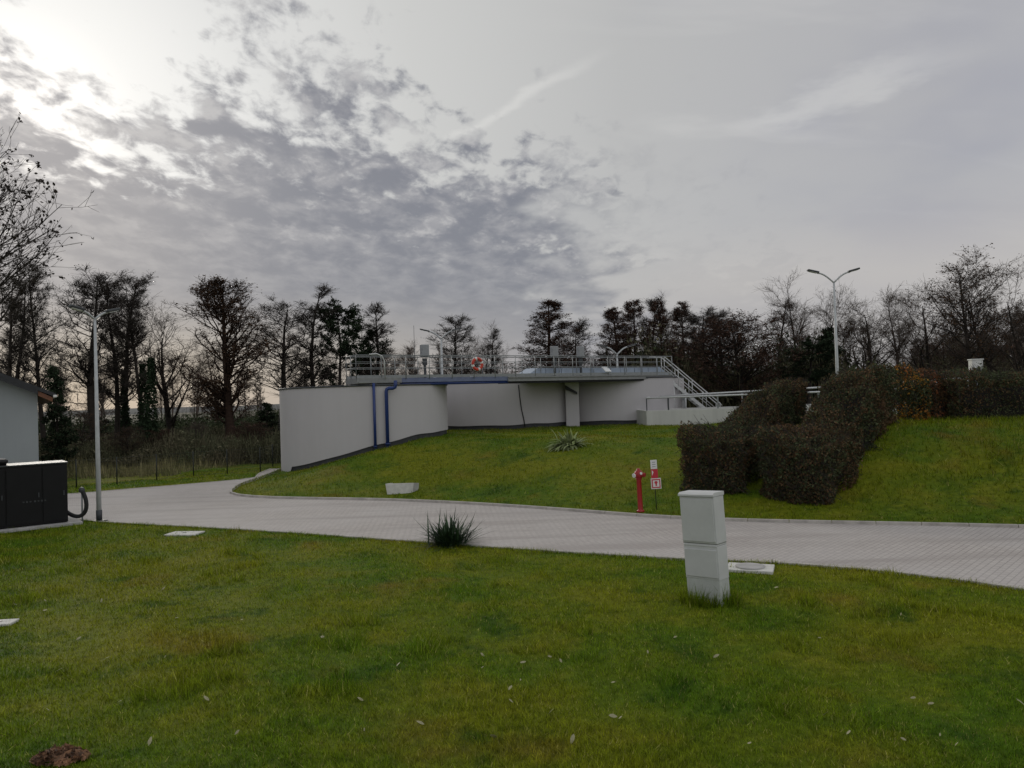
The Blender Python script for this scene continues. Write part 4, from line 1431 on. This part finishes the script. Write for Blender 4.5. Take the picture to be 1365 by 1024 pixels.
        for k in range(nseg):
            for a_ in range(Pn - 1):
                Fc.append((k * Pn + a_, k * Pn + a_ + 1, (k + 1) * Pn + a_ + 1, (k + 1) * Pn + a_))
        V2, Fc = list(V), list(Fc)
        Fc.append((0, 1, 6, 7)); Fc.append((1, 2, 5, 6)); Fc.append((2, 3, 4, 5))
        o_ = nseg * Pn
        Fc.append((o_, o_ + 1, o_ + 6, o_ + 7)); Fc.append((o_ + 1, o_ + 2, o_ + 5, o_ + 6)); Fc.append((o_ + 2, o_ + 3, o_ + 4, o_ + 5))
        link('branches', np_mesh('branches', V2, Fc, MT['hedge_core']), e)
    return e


gh = 'hedges on the grass bank'
pl0 = Vector((5.75, 22.3, 0)); pl1 = Vector((7.4, 24.75, 0)); pl1b = Vector((8.9, 26.6, 0)); pl2 = Vector((10.8, 29.6, 0))
hedge('hedge', [pl0, pl1, pl1b, pl2], [1.9, 1.6, 1.35, 1.4], [1.65, 1.15, 1.55, 1.7], 46000, None, 'brown clipped hedge climbing the bank, left of the other hedge', 'hedge', group=gh, mats=[MT['hedge_brown'], MT['hedge_green']])
pr0 = Vector((7.65, 20.8, 0)); pr1 = Vector((9.5, 23.1, 0)); pr2 = Vector((10.9, 24.5, 0)); pr3 = Vector((13.0, 27.6, 0))
hedge('hedge', [pr0, pr1, pr2, pr3], [1.9, 1.9, 1.8, 1.8], [1.65, 1.15, 1.9, 2.0], 56000, None, 'dark green clipped hedge climbing the bank to a tall square end', 'hedge', group=gh, mats=[MT['hedge_green'], MT['hedge_brown']])
hedge('autumn_bush', [(at(1203, 540, 28.2).x, 28.2, 0), (at(1232, 540, 28.2).x, 28.2, 0)], 1.3, 1.55, 5200, MT['autumn'], 'yellow and orange leaved bush right of the green hedge', 'bush', leaf=.10, ragged=.35, group=gh, mats=[MT['hedge_green'], MT['autumn']])
hedge('autumn_bush', [(at(1232, 540, 28.5).x, 28.5, 0), (at(1266, 540, 28.5).x, 28.5, 0)], 1.2, 1.45, 5200, MT['autumn_red'], 'rusty orange bush between the yellow bush and the brown hedge', 'bush', leaf=.09, ragged=.35, group=gh, mats=[MT['hedge_brown'], MT['autumn_red']])
hedge('hedge', [(at(1262, 540, 28.0).x, 28.0, 0), (24, 27.6, 0)], 1.3, [1.55, 1.65], 26000, None, 'dark brown clipped hedge at the right edge', 'hedge', group=gh, mats=[MT['hedge_brown'], MT['hedge_green']])
hedge('hedge', [(at(1275, 540, 32).x, 32, 0), (26.0, 32, 0)], 1.4, [1.6, 1.7], 16000, None, 'greyish green hedge top behind the brown hedge at the right edge', 'hedge', group=gh, mats=[MT['hedge_green']])

# white meter box behind the right hedge, pipe rail behind the bushes
q = at(1301, 497, 33.5)
E = thing('meter_box', (q.x, 33.5, h(q.x, 33.5)), 'small white box on a post above the right hedge', 'box')
zz = at(1301, 488, 33.5).z - E.location.z
MB().box((0, 0, zz), (.48, .3, .52), bev=.02).build('box', MT['white'], E)
MB().box((0, 0, zz + .285), (.54, .36, .05), bev=.015).build('lid', MT['white'], E)
MB().tube([(0, 0, 0), (0, 0, zz - .25)], .05, 8).build('post', MT['galv'], E)
qa, qb = at(1204, 509.5, 31), at(1292, 504, 31)
E = thing('pipe_railing', (qa.x, 31, h(qa.x, 31)), 'white tubular railing half hidden behind the autumn bushes', 'railing')
z0_, z1_ = qa.z - E.location.z, qb.z - E.location.z
MB().tube([(0, 0, z0_), (qb.x - qa.x, 0, z1_)], .04, 8).build('top_rail', MT['rail'], E)
for t in (.02, .5, .98): MB().tube([((qb.x - qa.x) * t, 0, -.1), ((qb.x - qa.x) * t, 0, z0_ + (z1_ - z0_) * t)], .03, 8).build('post', MT['rail'], E)


# ------------------------------------------------------------------ small plants
def spiky(name, loc, n, L, wdt, m, label, cat, spread=1.0, droop=.25):
    e = thing(name, loc, label, cat)
    K = 7
    az = RNG.uniform(0, 2 * PI, n); el = np.clip(RNG.normal(.75, .35, n) , .12, 1.5)
    D = np.stack([np.cos(az) * np.cos(el) * spread, np.sin(az) * np.cos(el) * spread, np.sin(el)], -1)
    P0 = np.stack([RNG.normal(0, .13, n), RNG.normal(0, .13, n), np.full(n, .0)], -1)
    P = polyline(P0, D, L * RNG.uniform(.55, 1.15, n), K, -droop * .25, .03, RNG)
    side = np.cross(D, UP); side /= np.linalg.norm(side, axis=1)[:, None] + 1e-9
    w = np.array([.7, 1, 1, .9, .7, .4, .03]) * wdt / 2
    Lq = P + side[:, None] * w[None, :, None]; Rq = P - side[:, None] * w[None, :, None]
    V = np.stack([Lq, Rq], 2).reshape(-1, 3)
    base = np.arange(n)[:, None] * (K * 2)
    F = np.concatenate([base + np.array([[2 * k, 2 * k + 1, 2 * k + 3, 2 * k + 2]]) for k in range(K - 1)], 0)
    link('leaves', np_mesh('leaves', V, F, m), e)
    return e


q = G(600, 727, 0)
spiky('yucca_plant', (q.x, q.y, h(q.x, q.y)), 420, .84, .036, MT['yucca'], 'dark spiky yucca clump at the near edge of the road', 'plant', 1.25, .2)
q = at(760, 622, 30.3)
q.z = h(q.x, 30.3)
hp = spiky('leafy_plant', q, 420, .85, .10, MT['hosta'], 'pale green floppy leaved plant on the grass bank', 'plant', 1.5, .85)
hp.scale = (1.1, .85, .9)

# fallen leaves: individual small curled leaves on the lawn
leaf_me = []
for k in range(3):
    bm_ = bmesh.new()
    prof = [(-.5, .0), (-.3, .26), (0, .34), (.3, .22), (.5, 0)]
    topv = [bm_.verts.new((x, y, .12 * x * x + .25 * y * y * (1 + k * .6))) for x, y in prof]
    botv = [bm_.verts.new((x, -y, .12 * x * x + .3 * y * y * (1 + k * .4))) for x, y in prof[1:-1]]
    bm_.faces.new(topv + botv[::-1])
    bmesh.ops.triangulate(bm_, faces=bm_.faces[:])
    me = bpy.data.meshes.new('fallen_leaf'); bm_.to_mesh(me); bm_.free(); me.materials.append(MT['fallen']); leaf_me.append(me)
r = random.Random(4)
fl = [(20, 805), (60, 799), (135, 801), (60, 812), (105, 849), (114, 875), (125, 890), (80, 893), (142, 877), (233, 893), (160, 934), (178, 966), (275, 934), (230, 966), (200, 985), (342, 907), (316, 978), (218, 786), (697, 879), (643, 870), (531, 886), (680, 916), (681, 934), (817, 955), (763, 988), (900, 848), (955, 876), (658, 980), (735, 949), (1035, 786), (1195, 868), (1217, 930), (1360, 937), (1100, 960), (430, 850), (560, 960), (480, 930)]
while len(fl) < 72:
    fl.append((r.uniform(0, 1365), 790 + 230 * r.random() ** .8))
for i, (px, py) in enumerate(fl):
    q = G(px, py, .03)
    o = link('fallen_leaf', leaf_me[i % 3])
    o.location = (q.x, q.y, h(q.x, q.y) + .038)
    s = r.uniform(.03, .06) if i > 36 else r.uniform(.05, .085)
    o.scale = (s * 1.25, s * .75, s * 1.8)
    o.rotation_euler = (r.uniform(-.8, .8), r.uniform(-.8, .8), r.uniform(0, 6.28))
    setp(o, 'small pale fallen leaf lying on the foreground lawn', 'leaf', 'fallen leaves on the lawn')
# heap of dead leaves at the bottom left
q = G(80, 1012, 0)
n = 420
a = RNG.uniform(0, 2 * PI, n); rr = np.sqrt(RNG.uniform(0, 1, n))
X = .26 * rr * np.cos(a); Y = .16 * rr * np.sin(a)
Z = .085 * (1 - rr ** 2) * RNG.uniform(.3, 1, n) + .03
V, Fq = quads(np.stack([X, Y, Z], -1), .075 * RNG.uniform(.5, 1.3, n), aspect=.7)
o = link('leaf_heap', np_mesh('leaf_heap', V, Fq, MT['pile']))
o.location = (q.x, q.y, h(q.x, q.y))
setp(o, 'small heap of brown dead leaves at the bottom left of the lawn', 'leaf heap')

# ------------------------------------------------------------------ light
SUN_AZ, SUN_EL = rad(-33), rad(18)
sdir = Vector((math.sin(SUN_AZ) * math.cos(SUN_EL), math.cos(SUN_AZ) * math.cos(SUN_EL), math.sin(SUN_EL)))
sl = bpy.data.lights.new('sun', 'SUN')
sl.energy = .95; sl.angle = rad(11); sl.color = (1, .94, .84)
so = bpy.data.objects.new('sun', sl); COL.objects.link(so)
so.rotation_euler = sdir.to_track_quat('Z', 'Y').to_euler()
so.location = (0, 0, 30)

world = bpy.data.worlds.new('World')
scene.world = world
world.use_nodes = True
b = NB(world.node_tree)
for n_ in list(b.n): b.n.remove(n_)
out = b.new('ShaderNodeOutputWorld')
sky = b.new('ShaderNodeTexSky', sky_type='NISHITA', sun_disc=False)
sky.sun_elevation = SUN_EL; sky.sun_rotation = SUN_AZ
bg1 = b.new('ShaderNodeBackground'); bg1.inputs['Strength'].default_value = .06
b.l.new(sky.outputs[0], bg1.inputs['Color'])
tc = b.new('ShaderNodeTexCoord')
D = tc.outputs['Generated']
nrm = b.new('ShaderNodeVectorMath', operation='NORMALIZE'); b.l.new(D, nrm.inputs[0]); D = nrm.outputs[0]
sep = b.new('ShaderNodeSeparateXYZ'); b.l.new(D, sep.inputs[0])
dz = b.math('MAXIMUM', sep.outputs['Z'], .012)
qx = b.math('DIVIDE', sep.outputs['X'], dz); qy = b.math('DIVIDE', sep.outputs['Y'], dz)
cmb = b.new('ShaderNodeCombineXYZ'); b.l.new(qx, cmb.inputs[0]); b.l.new(qy, cmb.inputs[1])
Q = cmb.outputs[0]            # where the view ray meets a flat cloud deck one unit overhead
dzn = b.math('ADD', dz, .20)    # puffier deck coordinates: clouds have height, so they shorten less toward the horizon
cmbn = b.new('ShaderNodeCombineXYZ'); b.l.new(b.math('DIVIDE', sep.outputs['X'], dzn), cmbn.inputs[0]); b.l.new(b.math('DIVIDE', sep.outputs['Y'], dzn), cmbn.inputs[1])
QN = cmbn.outputs[0]
dot = b.new('ShaderNodeVectorMath', operation='DOT_PRODUCT'); b.l.new(D, dot.inputs[0]); dot.inputs[1].default_value = sdir
ang = b.math('ARCCOSINE', b.math('MINIMUM', dot.outputs['Value'], .99999))
# thin high overcast: brightness by angle from the hidden sun
ramp = b.new('ShaderNodeValToRGB')
b.l.new(b.math('DIVIDE', ang, PI), ramp.inputs[0])
cr = ramp.color_ramp
stops = [(0, (1.35, 1.30, 1.24)), (.04, (.96, .955, .93)), (.085, (.76, .76, .745)), (.14, (.63, .63, .615)), (.22, (.51, .51, .505)), (.33, (.445, .445, .465)), (.42, (.48, .485, .51)), (.55, (.78, .79, .82)), (1, (.80, .81, .85))]  # last stops raised: unseen bright sky behind the camera, added as front fill
cr.elements[0].position = 0; cr.elements[0].color = stops[0][1] + (1,)
cr.elements[1].position = 1; cr.elements[1].color = stops[-1][1] + (1,)
for ps, c in stops[1:-1]:
    el_ = cr.elements.new(ps); el_.color = c + (1,)
base = ramp.outputs[0]
# soft streaks in the veil
st = b.noise(b.mapping(QN, rot=(0, 0, rad(-52)), sc=(.5, 1.4, 1)), 2.2, 5, .55, dist=.5)
big = b.noise(b.mapping(QN, loc=(1.7, .4, 0)), 1.2, 4, .5)
base = b.mix(b.math('MULTIPLY', b.smooth(st, .52, .74), .28), base, (.70, .69, .67))
base = b.mix(b.math('MULTIPLY', b.smooth(big, .45, .65), b.smooth(ang, .5, 1.0, 0, .45)), base, (.33, .34, .41))
# warm pale band low in the sky, hazier toward the horizon
elv = sep.outputs['Z']
lowband = b.math('MULTIPLY', b.smooth(elv, .24, .12), b.smooth(qx, -1, 2.5, 0, 1))
base = b.mix(b.math('MULTIPLY', lowband, .7), base, (.56, .53, .505))
# contrails
for (ax, ay, bx_, by_, wd_, k_) in ((.02, 3.75, .02, 3.75, .03, .5),):
    pass
def streak(base, p0, p1, wid_, amt):
    """a straight trail on the cloud deck between two points"""
    v = Vector((p1[0] - p0[0], p1[1] - p0[1], 0)); L_ = v.length; v /= L_
    rel = b.new('ShaderNodeVectorMath', operation='SUBTRACT'); b.l.new(Q, rel.inputs[0]); rel.inputs[1].default_value = (p0[0], p0[1], 0)
    d1 = b.new('ShaderNodeVectorMath', operation='DOT_PRODUCT'); b.l.new(rel.outputs[0], d1.inputs[0]); d1.inputs[1].default_value = v
    d2 = b.new('ShaderNodeVectorMath', operation='DOT_PRODUCT'); b.l.new(rel.outputs[0], d2.inputs[0]); d2.inputs[1].default_value = (-v.y, v.x, 0)
    wob = b.math('MULTIPLY', b.math('SUBTRACT', b.noise(Q, 3.2, 4, .65), .5), wid_ * 2.6)
    ac = b.math('ABSOLUTE', b.math('ADD', d2.outputs['Value'], wob))
    f1 = b.smooth(ac, wid_, 0)
    f2 = b.math('MULTIPLY', b.smooth(d1.outputs['Value'], 0, L_ * .2), b.smooth(d1.outputs['Value'], L_, L_ * .6))
    return b.mix(b.math('MULTIPLY', b.math('MULTIPLY', f1, f2), amt), base, (.80, .79, .76))
def deck(px, py):
    d = ray(px, py); return (d.x / d.z, d.y / d.z)
base = streak(base, deck(585, 195), deck(830, 55), .05, .38)
base = streak(base, deck(980, 180), deck(1330, 45), .20, .28)
# altocumulus bank, its edge running away to the right
q0 = deck(150, 150); q1 = deck(800, 345)
v = Vector((q1[0] - q0[0], q1[1] - q0[1], 0)).normalized(); nl = Vector((-v.y, v.x, 0))
rel = b.new('ShaderNodeVectorMath', operation='SUBTRACT'); b.l.new(Q, rel.inputs[0]); rel.inputs[1].default_value = (q0[0], q0[1], 0)
sd_ = b.new('ShaderNodeVectorMath', operation='DOT_PRODUCT'); b.l.new(rel.outputs[0], sd_.inputs[0]); sd_.inputs[1].default_value = nl
sv = sd_.outputs['Value']
cn = b.noise(b.mapping(QN, loc=(.7, .25, 0), rot=(0, 0, rad(-20)), sc=(1.25, 1.0, 1)), 4.2, 4, .5, dist=.2)
cnf = b.noise(b.mapping(QN, loc=(3.1, 7.2, 0), rot=(0, 0, rad(-25)), sc=(1.3, .9, 1)), 11.5, 5, .58, dist=.25)
cn2 = b.noise(b.mapping(QN, loc=(5.2, 1.1, 0)), 1.7, 3, .5)
cov = b.math('ADD', b.lin(sv, -2.0, 1.2, -.20, .30), b.math('MULTIPLY', b.math('SUBTRACT', cn2, .5), .40))
cov = b.math('SUBTRACT', cov, b.math('MULTIPLY', b.smooth(ang, .24, .05), .15))
cov = b.math('SUBTRACT', cov, b.smooth(elv, .30, .44, 0, .035))
mixn = b.math('ADD', b.math('MULTIPLY', cn, .45), b.math('MULTIPLY', cnf, .55))
dens = b.smooth(b.math('ADD', mixn, cov), .44, .59)
dens = b.math('MULTIPLY', dens, b.smooth(qy, .3, 1.2))
azr = b.math('ARCTAN2', sep.outputs['X'], sep.outputs['Y'])
dens = b.math('MULTIPLY', dens, b.smooth(b.math('ADD', azr, b.math('MULTIPLY', b.math('SUBTRACT', cn, .5), .5)), .20, .02, .12, 1))
det = b.smooth(elv, .07, .26)
fine = b.noise(b.mapping(QN, loc=(2, 4, 0), rot=(0, 0, rad(-25)), sc=(1.2, .9, 1)), 7.5, 5, .58, dist=.2)
fine = b.math('ADD', b.math('MULTIPLY', b.math('SUBTRACT', fine, .5), b.math('ADD', b.math('MULTIPLY', det, .95), .15)), .5)
cc = b.mix(b.smooth(fine, .38, .66), (.205, .213, .250), (.33, .33, .353))
puff = b.math('MULTIPLY', b.smooth(b.math('ADD', b.math('MULTIPLY', fine, .5), b.math('MULTIPLY', cnf, .5)), .53, .66), b.math('MULTIPLY', det, b.smooth(sv, 2.4, .2)))
cc = b.mix(b.math('MULTIPLY', puff, .6), cc, (.62, .61, .60))
cc = b.mix(b.smooth(ang, .40, .05, 0, .25), cc, (.55, .54, .54))
col_ = b.mix(b.math('MULTIPLY', dens, .95), base, cc)
# low sky below the bank, lilac grey in the middle, yellowish by the left wood
haze_c = b.mix(b.smooth(ang, .75, .30), (.345, .345, .375), (.50, .45, .385))
col_ = b.mix(b.math('MULTIPLY', b.smooth(elv, .15, .02), b.smooth(qx, 6.5, 1.0, .25, .85)), col_, haze_c)
bg2 = b.new('ShaderNodeBackground'); bg2.inputs['Strength'].default_value = 1.0
b.l.new(col_, bg2.inputs['Color'])
mx = b.new('ShaderNodeMixShader'); mx.inputs[0].default_value = .94
b.l.new(bg1.outputs[0], mx.inputs[1]); b.l.new(bg2.outputs[0], mx.inputs[2])
b.l.new(mx.outputs[0], out.inputs['Surface'])

# ------------------------------------------------------------------ render settings
vs_ = scene.view_settings
vs_.view_transform = 'Standard'; vs_.look = 'None'; vs_.gamma = 1; vs_.exposure = 0; vs_.use_curve_mapping = False
scene.cycles.use_denoising = True
scene.cycles.max_bounces = 6
scene.cycles.diffuse_bounces = 3
scene.cycles.transparent_max_bounces = 4
